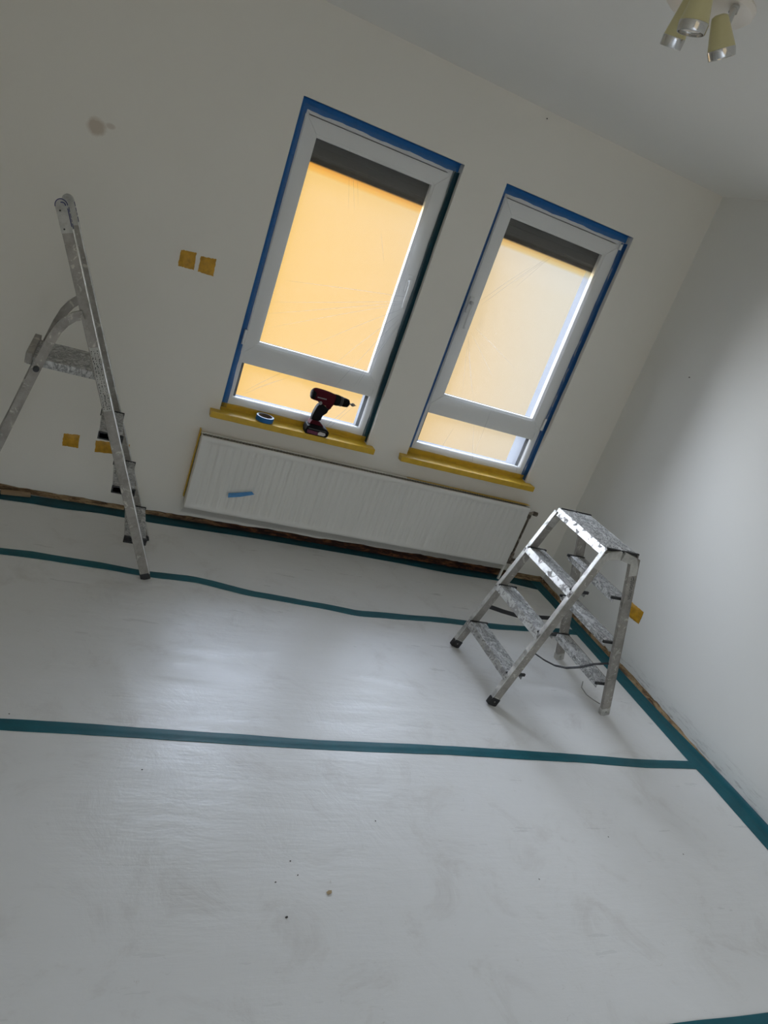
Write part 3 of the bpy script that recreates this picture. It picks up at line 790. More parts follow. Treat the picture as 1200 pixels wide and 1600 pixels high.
    obj('valve_body', b, M_pipe, root, smooth=True)
    for dx in (-0.026, 0.022):
        b = BM(); cyl(b, (px + dx, py, 0.004), (px + dx * 0.8, py, 0.132), 0.0085, n=14); cyl(b, (px + dx, py, 0.105), (px + dx, py, 0.128), 0.0125, n=8)
        obj('supply_pipe', b, M_rad, root, smooth=True)
    return root, xa, xb, z0, z1, yf, yb
rad, xa, xb, z0, z1, yf, yb = radiator()
# yellow tape behind the radiator rim
b = BM(); box(b, xa - 0.008, xa - 0.003, -0.028, -0.001, z0 + 0.03, z1 + 0.010)
box(b, xa - 0.006, -1.75, -0.006, -0.001, z1 - 0.035, z1 - 0.018)
tag(obj('masking_tape_strip', b, M_yel, origin=(xa, -0.01, 0.35)), 'yellow-brown tape on the wall at the left end of the radiator', 'tape')
b = BM(); n = 30; rows = []
for i in range(n + 1):
    x = -1.25 + (-0.385 + 1.25) * i / n; w = 0.006 + 0.014 * (i / n)
    rows.append([b.verts.new(p) for p in ((x, yb - 0.010 - w, z1 + 0.0012), (x, yb + 0.002, z1 + 0.0016), (x, yb + 0.003, z1 - w))])
for A, B in zip(rows[:-1], rows[1:]):
    for k in range(2): b.faces.new((A[k], B[k], B[k + 1], A[k + 1]))
tag(obj('masking_tape_strip', b, M_yel, origin=(-0.8, yb, z1)), 'yellow tape along the top rear edge at the right end of the radiator', 'tape')
# thin film over the radiator
b = BM(); nx, nz = 90, 26; V = {}
prof = []
for j in range(nz + 1):
    t = j / nz; prof.append((yf - 0.0045, z0 + 0.004 + (z1 - z0 - 0.006) * t))
prof = [(-0.010, 0.052), (-0.055, 0.088)] + prof + [(yf + 0.004, z1 + 0.0025)]
for i in range(nx + 1):
    x = xa - 0.003 + (xb - xa + 0.006) * i / nx
    for j, (y, z) in enumerate(prof):
        k = math.exp(-((x + 2.32) / 0.16) ** 2 - ((z - 0.36) / 0.13) ** 2) + 0.5 * math.exp(-((x + 1.0) / 0.2) ** 2 - ((z - 0.45) / 0.1) ** 2)
        V[i, j] = b.verts.new((x, y - (0.0022 * abs(math.sin(x * 70 + z * 95)) * k if 2 < j < nz else 0), z))
for i in range(nx):
    for j in range(len(prof) - 1): b.faces.new((V[i, j], V[i + 1, j], V[i + 1, j + 1], V[i, j + 1]))
tag(obj('protective_film', b, M_radfilm, smooth=True, origin=((xa + xb) / 2, yf, z0)), 'thin clear plastic film drawn over the front of the radiator', 'plastic film')
# scrap of blue tape on it
b = BM(); prism_xz(b, [(-2.245, .257), (-2.20, .268), (-2.135, .288), (-2.124, .291), (-2.116, .282), (-2.108, .278), (-2.125, .270), (-2.18, .248), (-2.241, .231)], yf - 0.0085, yf - 0.0072)
tag(obj('masking_tape_scrap', b, M_blue_lt, origin=(-2.18, yf - 0.008, 0.26)), 'short light blue tape scrap stuck slanting on the radiator front', 'tape')

# ---------------------------------------------------------------- covered sockets
def patch(poly, label, right=False, seed=0, bulge=0.004):
    b = BM(); rnd = random.Random(seed); n = 14; m_ = 10; V = {}
    (ax, az), (bx, bz), (cx, cz), (dx, dz) = poly   # TL TR BR BL
    for i in range(n + 1):
        for j in range(m_ + 1):
            u = i / n; v = j / m_
            x = (ax * (1 - u) + bx * u) * (1 - v) + (dx * (1 - u) + cx * u) * v
            z = (az * (1 - u) + bz * u) * (1 - v) + (dz * (1 - u) + cz * u) * v
            if j in (0, m_): z += rnd.uniform(-.0015, .0015)
            if i in (0, n): x += rnd.uniform(-.0015, .0015)
            d = 0.0018 + bulge * min(1, 4 * min(u, 1 - u)) * min(1, 4 * min(v, 1 - v)) + 0.0014 * math.sin(u * 14 + seed) * math.sin(v * 5 + seed * 2)
            d = max(0.0008, d)
            V[i, j] = b.verts.new((-d, x, z) if right else (x, -d, z))
    for i in range(n):
        for j in range(m_): b.faces.new((V[i, j], V[i + 1, j], V[i + 1, j + 1], V[i, j + 1]))
    bd = [e for e in b.edges if len(e.link_faces) == 1]
    r = bmesh.ops.extrude_edge_only(b, edges=bd)
    for v in r['geom']:
        if isinstance(v, bmesh.types.BMVert):
            if right: v.co.x = -0.0001
            else: v.co.y = -0.0001
    c = Vector(((ax + cx) / 2, 0, (az + cz) / 2)) if not right else Vector((0, (ax + cx) / 2, (az + cz) / 2))
    tag(obj('taped_socket_cover', b, M_orange, smooth=True, origin=c), label, 'tape patch')
patch([(-2.746, 1.376), (-2.676, 1.384), (-2.670, 1.304), (-2.744, 1.301)], 'square orange-yellow tape patch on the wall, left one of the upper pair', seed=1)
patch([(-2.653, 1.375), (-2.582, 1.383), (-2.577, 1.302), (-2.651, 1.303)], 'square orange-yellow tape patch on the wall, right one of the upper pair', seed=2)
patch([(-3.088, .359), (-3.015, .367), (-3.012, .297), (-3.086, .294)], 'small orange-yellow tape patch low on the wall left of the ladder rail', seed=3)
patch([(-2.937, .357), (-2.775, .371), (-2.773, .310), (-2.932, .295)], 'wide orange-yellow tape patch low on the wall partly behind the ladder rail', seed=4)
patch([(-0.753, .352), (-0.905, .355), (-0.912, .282), (-0.764, .270)], 'yellow tape patch low on the right wall behind the small stepladder', True, 5, 0.006)

# ---------------------------------------------------------------- ladders
def tall_ladder():
    root = thing('stepladder', (-2.95, -0.5, 0.0035), 'tall paint-spattered aluminium stepladder with high handrails at the left of the room', 'ladder')
    F = Vector((-2.626, -0.685, 0.004)); zt = 1.47; sl = -0.411
    def rail_pt(near, z): return Vector((F.x + sl * z, (-0.685 + 0.033 * z) if near else (-0.312 - 0.032 * z), z))
    for near in (True, False):
        b = BM(); p0 = rail_pt(near, 0.028); p1 = rail_pt(near, zt - 0.085)
        bar(b, p0, p1, (0, 1, 0), 0.040, 0.022, 0.003)
        r = obj('rail', b, M_alu, root)
        # raised front flange that catches the light
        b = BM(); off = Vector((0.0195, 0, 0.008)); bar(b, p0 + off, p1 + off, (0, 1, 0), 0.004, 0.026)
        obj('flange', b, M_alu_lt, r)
        b = BM(); q = rail_pt(near, 0.0); q1 = rail_pt(near, 0.032)
        bar(b, rail_pt(near, 0.004), q1, (0, 1, 0), 0.043, 0.026, 0.003)
        obj('foot_cap', b, M_black, r)
        # rounded plastic cap at the top
        b = BM(); a = (rail_pt(near, 1.0) - rail_pt(near, 0)).normalized(); c = Vector((a.z, 0, -a.x))
        base = rail_pt(near, zt - 0.095); L = 0.095 / a.z; out = []
        pts = [(-0.021, 0), (0.021, 0), (0.022, L - 0.01)] + [(0.022 * math.cos(t), L - 0.01 + 0.024 * math.sin(t)) for t in [PI * k / 10 for k in range(1, 10)]] + [(-0.022, L - 0.01)]
        for dy in (-0.013, 0.013):
            out.append([b.verts.new(base + c * u + a * v + Vector((0, dy, 0))) for u, v in pts])
        n = len(pts)
        b.faces.new(out[0]); b.faces.new(out[1][::-1])
        for i in range(n): b.faces.new((out[0][i], out[1][i], out[1][(i + 1) % n], out[0][(i + 1) % n]))
        cp = obj('end_cap', b, M_capw, r)
        # dark blue lettering worn on the front edge and side of the cap
        b = BM(); fx = 0.0226
        for (v0, v1, wd) in ((0.012, 0.030, 0.020), (0.036, 0.046, 0.012), (0.050, 0.064, 0.016), (0.070, 0.086, 0.020)):
            cc = base + a * ((v0 + v1) / 2) + c * fx
            bar(b, cc - a * (v1 - v0) / 2, cc + a * (v1 - v0) / 2, (0, 1, 0), 0.0012, wd)
        obj('blue_marking', b, M_ink, cp)
        if near:
            b = BM()
            arc = [base + c * (0.0215 * math.cos(t)) + a * (L - 0.01 + 0.0235 * math.sin(t)) + Vector((0, -0.0135, 0)) for t in [PI * k / 12 for k in range(0, 13)]]
            sweep(b, arc, rect(0.003, 0.0014), up=(0, 1, 0))
            arc = [base + c * (0.002 + 0.012 * math.cos(t)) + a * (L - 0.008 + 0.010 * math.sin(t)) + Vector((0, -0.0135, 0)) for t in [-0.3 + PI * k / 12 for k in range(0, 9)]]
            sweep(b, arc, rect(0.0035, 0.0014), up=(0, 1, 0))
            s0 = base + Vector((0, -0.0135, 0)) + c * 0.019
            bar(b, s0 + a * 0.02, s0 + a * (L - 0.02), (0, 1, 0), 0.003, 0.0014)
            obj('blue_marking', b, M_ink, cp)
        for v in (0.014, L - 0.025):
            q = base + a * v + c * (-0.008)
            obj('rivet', cyl(BM(), q + Vector((0, -0.016, 0)), q + Vector((0, 0.016, 0)), 0.0032, n=10), M_black, cp)
    # text sticker, its print too small to read
    b = BM(); rnd = random.Random(3)
    a = (rail_pt(True, 1.0) - rail_pt(True, 0)).normalized(); c = Vector((a.z, 0, -a.x))
    st0 = 0.745; st1 = 0.985
    lab = BM(); bar(lab, rail_pt(True, st0) + Vector((0, -0.0116, 0)), rail_pt(True, st1) + Vector((0, -0.0116, 0)), (0, 1, 0), 0.032, 0.0012)
    sk = obj('sticker', lab, M_capw, root); tag(sk, 'worn pale instruction sticker with tiny dark print')
    z = st0 + 0.01
    while z < st1 - 0.008:
        for k in range(3):
            u = -0.011 + 0.011 * k + rnd.uniform(-.002, .002); s = rnd.uniform(0.0012, 0.0028)
            q = rail_pt(True, z + rnd.uniform(-.002, .002)) + c * u + Vector((0, -0.0126, 0))
            bar(b, q - a * s, q + a * s, (0, 1, 0), s * 1.3, 0.0006)
        z += 0.0075
    tag(obj('printed_marks', b, M_black, sk), kind='stuff')
    # treads
    for z, xl, xr in ((0.190, -2.755, -2.664), (0.415, -2.849, -2.759), (0.642, -2.946, -2.854)):
        ny = rail_pt(True, z).y + 0.011; fy_ = rail_pt(False, z).y - 0.011
        b = BM(); box(b, xl, xr, ny, fy_, z - 0.026, z, 0.002)
        for k in range(7):
            x = xl + 0.012 + (xr - xl - 0.024) * k / 6; box(b, x - 0.002, x + 0.002, ny + 0.012, fy_ - 0.012, z - 0.001, z + 0.0018)
        t = obj('tread', b, M_tread, root)
        for y in (ny, fy_ - 0.010):
            obj('tread_cap', box(BM(), xl - 0.004, xr + 0.004, y, y + 0.010, z - 0.030, z + 0.003, 0.002), M_black, t)
    # platform
    b = BM(); box(b, -3.255, -3.000, -0.642, -0.352, 0.852, 0.884, 0.004)
    for k in range(9): box(b, -3.245 + 0.028 * k, -3.239 + 0.028 * k, -0.632, -0.362, 0.883, 0.8865)
    pl = obj('platform', b, M_tread, root)
    obj('hinge_bracket', box(BM(), -3.262, -3.236, -0.655, -0.340, 0.858, 0.902, 0.004), M_alu, pl)
    # rear legs that curve over into hand bows
    for near in (True, False):
        y0_, y1_, yt = (-0.715, -0.677, -0.672) if near else (-0.285, -0.318, -0.325)
        dx = 0 if near else -0.004
        pts = [(-3.440, y0_, 0.022), (-3.297, y0_ + (y1_ - y0_) * .6, 0.53), (-3.255, y0_ + (y1_ - y0_) * .8, 0.70), (-3.215, y1_, 0.855), (-3.199, y1_, 0.915), (-3.186, y1_, 0.965), (-3.166, yt, 1.022), (-3.145, yt, 1.058), (-3.118, yt, 1.087), (-3.088, yt, 1.103)]
        b = BM(); sweep(b, [(x + dx, y, z) for x, y, z in pts], rect(0.034, 0.018), up=(0, 1, 0))
        lg = obj('rear_leg', b, M_alu, root)
        b = BM(); bar(b, (-3.4465, y0_, 0.004), (-3.438, y0_, 0.034), (0, 1, 0), 0.039, 0.023, 0.003); obj('foot_cap', b, M_black, lg)
        s = -1 if near else 1
        obj('pivot_knob', cyl(BM(), (-3.215 + dx, y1_ + s * 0.009, 0.855), (-3.215 + dx, y1_ + s * 0.019, 0.855), 0.0115, n=20), M_black, lg)
    return root
M_capw = alu_mat('grey_plastic_cap', (0.50, 0.49, 0.45), (0.42, 0.40, 0.36), 0.3, metal=0.0, rough=0.5)
tall_ladder()

def small_ladder():
    root = thing('stepladder', (-0.77, -1.155, 0.0035), 'low double-sided aluminium stepladder with paint-crusted treads, standing near the right wall', 'ladder')
    def fr(near, z): return Vector((-1.100 + 0.288 * z, (-1.384 + 0.026 * z) if near else (-0.932 - 0.022 * z), z))
    def re(near, z): return Vector((-0.430 - 0.322 * z, (-1.384 + 0.026 * z) if near else (-0.932 - 0.022 * z), z))
    for fn, side in ((fr, -1), (re, 1)):
        for near in (True, False):
            b = BM(); p0 = fn(near, 0.035); p1 = fn(near, 0.835)
            bar(b, p0, p1, (0, 1, 0), 0.044, 0.020, 0.0025)
            r = obj('rail', b, M_alu, root)
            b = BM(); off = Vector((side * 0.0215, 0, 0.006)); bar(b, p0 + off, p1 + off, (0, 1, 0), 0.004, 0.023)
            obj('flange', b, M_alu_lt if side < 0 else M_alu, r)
            b = BM(); bar(b, fn(near, 0.005), fn(near, 0.045), (0, 1, 0), 0.050, 0.027, 0.006)
            fc = obj('foot_cap', b, M_black if side < 0 else M_capw, r)
            q = fn(near, 0.028); obj('rivet', cyl(BM(), q + Vector((0, -0.0155, 0)), q + Vector((0, 0.0155, 0)), 0.004, n=10), M_bolt, fc)
            # curved top bracket
            b = BM(); s = -side
            q = fn(near, 0.76); t0 = fn(near, 0.842)
            pts = [(q.x, q.y, q.z), (fn(near, 0.80).x, t0.y, 0.80), (fn(near, 0.826).x + s * 0.010, t0.y, 0.830), (-0.778 - s * 0.006, t0.y, 0.842)]
            sweep(b, pts, rect(0.040, 0.024), up=(0, 1, 0)); obj('hinge_bracket', b, M_capw, r)
    nx = lambda f, z: f(True, z).y + 0.010
    fx = lambda f, z: f(False, z).y - 0.010
    for z in (0.172, 0.402, 0.632):
        for f, sgn in ((fr, 1), (re, -1)):
            x0 = f(True, z).x - sgn * 0.0245; x1 = x0 + sgn * 0.088; xl, xr = min(x0, x1), max(x0, x1)
            ya, yb_ = nx(f, z), fx(f, z)
            b = BM(); box(b, xl, xr, ya, yb_, z - 0.006, z, 0.001)
            box(b, (xr - 0.003) if sgn > 0 else xl, xr if sgn > 0 else xl + 0.003, ya, yb_, z - 0.026, z - 0.005)
            for k in range(7):
                x = xl + 0.014 + (xr - xl - 0.026) * k / 6; box(b, x - 0.002, x + 0.002, ya + 0.008, yb_ - 0.008, z - 0.001, z + 0.0016)
            t = obj('tread', b, M_tread, root)
            xo = xl if sgn > 0 else xr
            k_ = 0.30 * sgn; b = prism_xz(BM(), [(xo - 0.0025, z + 0.001), (xo + 0.0025, z + 0.001), (xo + 0.0025 - k_ * 0.031, z - 0.030), (xo - 0.0025 - k_ * 0.031, z - 0.030)], ya - 0.018, yb_ + 0.018, 0.0008)
            lip = obj('front_lip', b, M_lip if sgn > 0 else M_alu, t)
            for y in (ya - 0.012, yb_ + 0.012):
                obj('rivet', cyl(BM(), (xo - sgn * 0.0090, y, z - 0.015), (xo - sgn * 0.003, y, z - 0.015), 0.004, n=10), M_bolt, t)
            for y in (ya - 0.001, yb_ - 0.009):
                obj('tread_cap', box(BM(), xl - 0.004, xr + 0.012, y, y + 0.010, z - 0.009, z + 0.004, 0.002) if sgn > 0 else box(BM(), xl - 0.012, xr + 0.006, y, y + 0.010, z - 0.009, z + 0.004, 0.002), M_black, t)
    # platform in two halves
    for (xl, xr, lm) in ((-0.868, -0.783, True), (-0.776, -0.690, False)):
        b = BM(); box(b, xl, xr, -1.352, -0.962, 0.852, 0.860, 0.001)
        for k in range(7):
            x = xl + 0.012 + (xr - xl - 0.024) * k / 6; box(b, x - 0.002, x + 0.002, -1.344, -0.970, 0.859, 0.8618)
        p = obj('platform', b, M_tread, root)
        xo = xl if lm else xr
        k_ = 0.30 if lm else -0.30
        obj('front_lip', prism_xz(BM(), [(xo - 0.003, 0.859), (xo + 0.003, 0.859), (xo + 0.003 - k_ * 0.035, 0.824), (xo - 0.003 - k_ * 0.035, 0.824)], -1.366, -0.948, 0.0008), M_lip if lm else M_alu, p)
        for y in (-1.362, -0.962):
            obj('tread_cap', box(BM(), xl + (0.006 if lm else 0), xr - (0 if lm else -0.008), y, y + 0.010, 0.852, 0.8635, 0.002), M_black, p)
    # spreader straps
    b = BM(); pts = [(fr(False, .262).x, -0.925, 0.262), (-0.90, -0.925, 0.240), (-0.80, -0.925, 0.228)]
    sweep(b, pts, rect(0.022, 0.004), up=(0, 1, 0)); pts = [(-0.80, -0.921, 0.228), (-0.66, -0.921, 0.236), (re(False, .245).x, -0.921, 0.248)]
    sweep(b, pts, rect(0.022, 0.004), up=(0, 1, 0))
    s = obj('spreader_strap', b, M_black, root); tag(s, 'black plastic folding spreader bar')
    for x, z in ((fr(False, .262).x, .262), (re(False, .248).x, .248)):
        obj('rivet', cyl(BM(), (x, -0.930, z), (x, -0.914, z), 0.005, n=10), M_bolt, s)
    b = BM(); P = [Vector((fr(True, .30).x + 0.02, -1.366, 0.298)), Vector((-0.91, -1.366, 0.262)), Vector((-0.84, -1.366, 0.240)), Vector((-0.77, -1.366, 0.234)), Vector((-0.70, -1.366, 0.246)), Vector((-0.62, -1.366, 0.274)), Vector((re(True, .29).x, -1.366, 0.290))]
    sweep(b, P, rect(0.004, 0.012), up=(0, 1, 0)); tag(obj('spreader_strap', b, M_strap, root), 'frayed dark webbing strap sagging between the rails')
    b = BM(); sweep(b, [(-0.60, -1.33, 0.145), (-0.590, -1.33, 0.11), (-0.560, -1.35, 0.085), (-0.520, -1.365, 0.070), (-0.475, -1.372, 0.055)], circ(0.0028, 8)); obj('cord', b, M_bolt, root)
    b = BM(); sweep(b, [(-1.075, -0.94, 0.125), (-1.02, -1.00, 0.118), (-1.01, -1.06, 0.150)], circ(0.003, 8)); obj('cord', b, M_bolt, root)
    # tiny-print sticker on the near rear rail
    rnd = random.Random(9); b = BM(); a = (re(True, 1) - re(True, 0)).normalized(); c = Vector((a.z, 0, -a.x))
    for i in range(26):
        for k in range(3):
            zz = 0.645 + i * 0.0050; q = re(True, zz) + c * (-0.001 + 0.007 * k + rnd.uniform(-.002, .002)) + Vector((0, -0.0106, 0)); s_ = rnd.uniform(.0010, .0024)
            bar(b, q - a * s_, q + a * s_, (0, 1, 0), s_ * 1.4, 0.0005)
    tag(obj('printed_marks', b, M_black, root), 'worn dark print on the rail', kind='stuff')
    return root
M_strap = tape_mat('webbing_strap', (0.05, 0.05, 0.05), 0.8, 60, 0.3)
small_ladder()

# ---------------------------------------------------------------- cordless drill on the left sill
def drill():
    zs = 0.6655
    root = thing('cordless_drill', (-1.86, -0.028, zs), 'black and dark red cordless drill standing on the yellow sill of the left window', 'drill')
    yc = -0.026
    # battery
    b = prism_xz(BM(), [(-1.925, zs), (-1.805, zs), (-1.797, zs + 0.012), (-1.797, zs + 0.030), (-1.812, zs + 0.044), (-1.855, zs + 0.056), (-1.905, zs + 0.056), (-1.925, zs + 0.044), (-1.931, zs + 0.020)], yc - 0.037, yc + 0.037, 0.006)
    ba = obj('battery', b, M_dblk, root, smooth=True)
    obj('battery_band', prism_xz(BM(), [(-1.918, zs + 0.006), (-1.858, zs + 0.004), (-1.858, zs + 0.022), (-1.920, zs + 0.024)], yc - 0.039, yc - 0.030, 0.001), M_mag, ba)
    obj('battery_label', prism_xz(BM(), [(-1.856, zs + 0.006), (-1.822, zs + 0.006), (-1.814, zs + 0.013), (-1.818, zs + 0.023), (-1.848, zs + 0.026), (-1.858, zs + 0.018)], yc - 0.0395, yc - 0.030, 0.001), M_lab, ba)
    obj('battery_side_rib', box(BM(), -1.915, -1.815, yc - 0.039, yc - 0.03, zs + 0.030, zs + 0.034), mat('grey_rubber', (0.06, 0.06, 0.06), 0.6), ba)
    # base of the grip
    obj('grip_base', prism_xz(BM(), [(-1.918, zs + 0.054), (-1.832, zs + 0.050), (-1.846, zs + 0.064), (-1.866, zs + 0.076), (-1.908, zs + 0.078)], yc - 0.026, yc + 0.026, 0.004), M_red, root, smooth=True)
    # grip
    g = prism_xz(BM(), [(-1.911, zs + 0.074), (-1.868, zs + 0.072), (-1.866, zs + 0.084), (-1.856, zs + 0.110), (-1.844, zs + 0.134), (-1.832, zs + 0.150), (-1.884, zs + 0.178), (-1.900, zs + 0.155), (-1.906, zs + 0.125), (-1.911, zs + 0.100)], yc - 0.017, yc + 0.017, 0.007)
    obj('grip', g, M_dblk, root, smooth=True)
    obj('trigger', prism_xz(BM(), [(-1.852, zs + 0.126), (-1.835, zs + 0.128), (-1.833, zs + 0.150), (-1.820, zs + 0.158), (-1.826, zs + 0.166), (-1.850, zs + 0.166)], yc - 0.009, yc + 0.009, 0.003), M_red, root, smooth=True)
    # motor housing: rounded barrel shaped in profile
    b = BM()
    sect = [(-1.946, 0.870 + 0.007, 0.020), (-1.943, 0.878, 0.027), (-1.930, 0.880, 0.031), (-1.895, 0.879, 0.0325), (-1.850, 0.877, 0.0315), (-1.822, 0.875, 0.029), (-1.812, 0.875, 0.026)]
    rings = []
    for x, z, r in sect:
        rings.append([b.verts.new((x, yc + r * 0.86 * math.cos(2 * PI * k / 24), z + r * (1.02 if math.sin(2 * PI * k / 24) > 0 else 1.12) * math.sin(2 * PI * k / 24) - 0.01 * (x + 1.87))) for k in range(24)])
    for A, B in zip(rings[:-1], rings[1:]):
        for k in range(24): b.faces.new((A[k], A[(k + 1) % 24], B[(k + 1) % 24], B[k]))
    b.faces.new(rings[0]); b.faces.new(rings[-1][::-1])
    hs = obj('motor_housing', b, M_red, root, smooth=True)
    obj('rear_cap', lathe(BM(), [(0, 0), (0.020, 0), (0.026, 0.004), (0.029, 0.016), (0.0288, 0.022)], (-1.949, yc, 0.877), (1, 0, 0), 24), M_dblk, hs, smooth=True)
    obj('neck', prism_xz(BM(), [(-1.905, 0.858), (-1.815, 0.852), (-1.826, 0.826), (-1.880, 0.838), (-1.900, 0.842)], yc - 0.020, yc + 0.020, 0.006), M_red, root, smooth=True)
    # white lettering bars (unreadable in the photo) and round badge on the side
    b = BM()
    for k in range(7): box(b, -1.917 + k * 0.0075, -1.912 + k * 0.0075, yc - 0.0295, yc - 0.027, 0.868, 0.874)
    obj('side_lettering', b, M_lab2, hs)
    obj('badge', cyl(BM(), (-1.890, yc - 0.0215, 0.842), (-1.890, yc - 0.018, 0.842), 0.0095, n=20), M_lab2, root)
    # gearbox, clutch ring, chuck
    g = obj('gearbox', lathe(BM(), [(0, 0), (0.030, 0), (0.030, 0.018), (0.0275, 0.030), (0, 0.030)], (-1.817, yc, 0.875), (1, 0, -0.03), 28), M_dblk, root, smooth=True)
    obj('clutch_ring', lathe(BM(), [(0, 0), (0.0265, 0), (0.0275, 0.004), (0.0275, 0.014), (0.025, 0.017), (0, 0.017)], (-1.787, yc, 0.874), (1, 0, -0.03), 28), mat('dark_grey', (0.03, 0.03, 0.032), 0.4), root, smooth=True)
    obj('chuck', lathe(BM(), [(0, 0), (0.0235, 0), (0.0250, 0.006), (0.0245, 0.012), (0.0225, 0.013), (0.0225, 0.015), (0.0245, 0.016), (0.0215, 0.034), (0.012, 0.041), (0, 0.041)], (-1.770, yc, 0.8735), (1, 0, -0.03), 28), M_dblk, root, smooth=True)
    bit = obj('drill_bit', lathe(BM(), [(0, 0), (0.0045, 0), (0.0042, 0.012), (0.009, 0.018), (0.0095, 0.026), (0.006, 0.033), (0.0022, 0.037), (0, 0.048)], (-1.730, yc, 0.8723), (1, 0, -0.03), 12), M_bolt, root)
    return root
M_mag = mat('dark_magenta_red', (0.13, 0.010, 0.045), 0.4)
M_lab2 = mat('grey_lettering', (0.30, 0.29, 0.28), 0.5)
drill()

# roll of blue tape
rt = thing('tape_roll', (-2.147, -0.013, 0.6655), 'roll of blue masking tape lying flat on the yellow sill left of the drill', 'tape roll')
c = (-2.147, -0.013, 0.6655)
obj('tape_winding', lathe(BM(), [(0.0375, 0.0), (0.047, 0.0), (0.0472, 0.0005), (0.0472, 0.0255), (0.047, 0.026)], c, (0, 0, 1), 48), M_blue, rt, smooth=True)
obj('winding_side', lathe(BM(), [(0.0470, 0.0), (0.0385, 0.0), (0.0385, 0.0262), (0.0470, 0.0262)], c, (0, 0, 1), 48), M_paper, rt)
obj('cardboard_core', lathe(BM(), [(0.0355, 0.0), (0.0385, 0.0), (0.0385, 0.0268), (0.0355, 0.0268), (0.0355, 0.0)], c, (0, 0, 1), 48), M_core, rt, smooth=True)

# ---------------------------------------------------------------- ceiling spotlight
def ceiling_lamp():
    cx, cy = -1.765, -1.792
    root = thing('ceiling_spotlight', (cx, cy, H), 'ceiling lamp with white round base and three cream spot shades', 'lamp')
    obj('ceiling_plate', lathe(BM(), [(0, 0), (0.112, 0), (0.116, -0.006), (0.113, -0.020), (0.100, -0.030), (0.0, -0.033)], (cx, cy, H), (0, 0, 1), 56), M_lampw, root, smooth=True)
    specs = [((-1.875, -1.872, 2.500), (-1.860, -1.845, 2.401), 0.0165, 0.0275),
             ((-1.907, -1.962, 2.500), (-1.895, -1.960, 2.406), 0.0215, 0.0335),
             ((-1.815, -1.927, 2.478), (-1.768, -1.938, 2.403), 0.0200, 0.0315)]
    arms = [((-1.835, -1.84, 2.528), (-1.872, -1.870, 2.497)), ((-1.830, -1.875, 2.528), (-1.900, -1.950, 2.500)), ((-1.762, -1.893, 2.524), (-1.795, -1.940, 2.452))]
    for k, (A, B, r0, r1) in enumerate(specs):
        A = Vector(A); B = Vector(B); a = (B - A); L = a.length; a.normalize()
        sp_ = obj('shade', lathe(BM(), [(0, -0.004), (r0 * 0.55, -0.004), (r0 * 0.9, 0.0), (r0, 0.006), (r0 + (r1 - r0) * 0.55, L * 0.45), (r1, L * 0.76), (r1 * 1.0, L * 0.78)], A, a, 40), M_cream, root, smooth=True)
        obj('chrome_ring', lathe(BM(), [(r1 * 1.0, L * 0.77), (r1 * 1.03, L * 0.78), (r1 * 0.99, L * 0.985), (r1 * 0.96, L), (r1 * 0.90, L), (r1 * 0.88, L * 0.93), (0, L * 0.90)], A, a, 40), M_chrome, sp_, smooth=True)
        obj('bulb', lathe(BM(), [(r1 * 0.72, L * 0.905), (r1 * 0.70, L * 0.93), (r1 * 0.4, L * 0.945), (0, L * 0.95)], A, a, 28), M_lampw, sp_, smooth=True)
        p, q = arms[k]
        ar = obj('arm', cyl(BM(), p, q, 0.0075, n=16), M_pipe if k < 2 else M_chrome, root, smooth=True)
        obj('joint', lathe(BM(), [(0, -0.004), (0.011, -0.004), (0.011, 0.012), (0, 0.012)], p, (0, 0, -1), 18), M_chrome, ar, smooth=True)
    return root
ceiling_lamp()

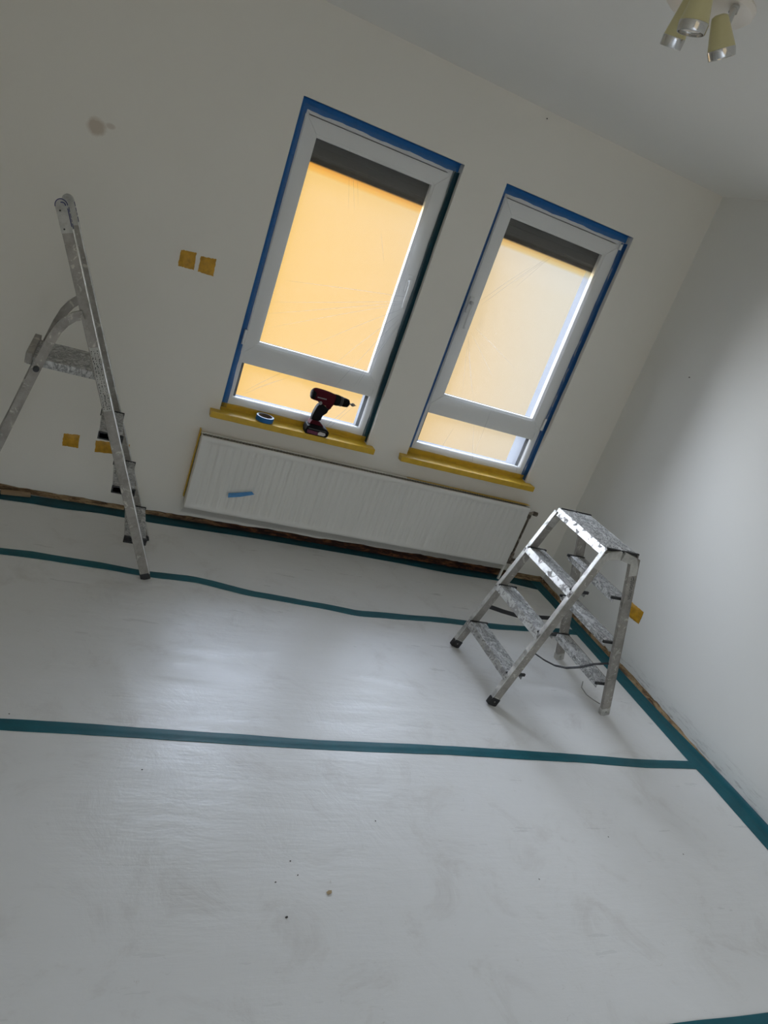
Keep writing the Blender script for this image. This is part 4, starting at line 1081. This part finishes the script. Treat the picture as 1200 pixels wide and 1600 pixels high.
# ---------------------------------------------------------------- small leftovers
def crumb(x, y, s, label, m, group=None, flat=0.35, seed=0):
    b = BM(); rnd = random.Random(seed); bmesh.ops.create_icosphere(b, subdivisions=1, radius=s)
    for v in b.verts:
        v.co *= rnd.uniform(0.65, 1.2); v.co.x *= 1.6; v.co.z *= flat
    zmin = min(v.co.z for v in b.verts)
    bmesh.ops.rotate(b, verts=b.verts[:], matrix=Matrix.Rotation(rnd.uniform(0, 3), 3, 'Z'))
    bmesh.ops.translate(b, verts=b.verts[:], vec=(x, y, 0.0036 - zmin))
    tag(obj('plaster_chip' if m is M_chip else 'dirt_crumb', b, m, origin=(x, y, 0.0036)), label, 'debris', group)
M_chip = mat('plaster_crumb', (0.40, 0.30, 0.17), 0.9); M_dirt = mat('dark_crumb', (0.04, 0.035, 0.03), 0.9)
crumb(-2.126, -2.332, 0.0075, 'tan flake of plaster on the near floor sheet', M_chip, seed=4)
bits = [(-3.062, -1.652), (-2.651, -1.873), (-2.224, -2.222), (-2.210, -2.271), (-2.282, -2.293), (-1.894, -2.067), (-1.358, -2.306), (-0.933, -2.131), (-0.617, -2.213), (-2.27, -2.405)]
labs = ['tiny dark crumb just above the long middle tape near the left edge', 'tiny dark crumb below the long middle tape, alone at the left',
        'tiny dark crumb, upper one of three above the tan plaster flake', 'tiny dark crumb, middle one of three near the tan plaster flake',
        'tiny dark crumb, left one of three near the tan plaster flake', 'tiny dark crumb at the centre of the near floor, right of the flake',
        'tiny dark crumb on the lower right of the near sheet', 'tiny dark crumb right of centre on the near sheet, below the middle tape',
        'tiny dark crumb nearest the right wall tape', 'slightly larger dark crumb below and left of the tan plaster flake']
for k, (x, y) in enumerate(bits): crumb(x, y, 0.0022 if k < 9 else 0.0036, labs[k], M_dirt, seed=10 + k)
# wood offcut against the wall foot at the left
b = BM(); bar(b, (-3.315, -0.066, 0.016), (-3.185, -0.036, 0.012), (0, 0, 1), 0.026, 0.016, 0.001)
tag(obj('wood_offcut', b, mat('raw_wood', (0.34, 0.23, 0.13), 0.8), origin=(-3.25, -0.05, 0.008)), 'small wooden offcut lying on the tape at the left wall foot', 'wood')
# nails
for (p, d, lab) in (((-1.207, 0, 2.520), (0, -1, 0), 'tiny dark nail high on the window wall by the ceiling'), ((0, -0.405, 1.598), (-1, 0, 0), 'tiny dark nail on the right wall')):
    b = BM(); cyl(b, Vector(p), Vector(p) + Vector(d) * 0.006, 0.0014, n=8); cyl(b, Vector(p) + Vector(d) * 0.005, Vector(p) + Vector(d) * 0.0065, 0.0032, n=10)
    tag(obj('nail', b, M_dirt, origin=p), lab, 'nail')
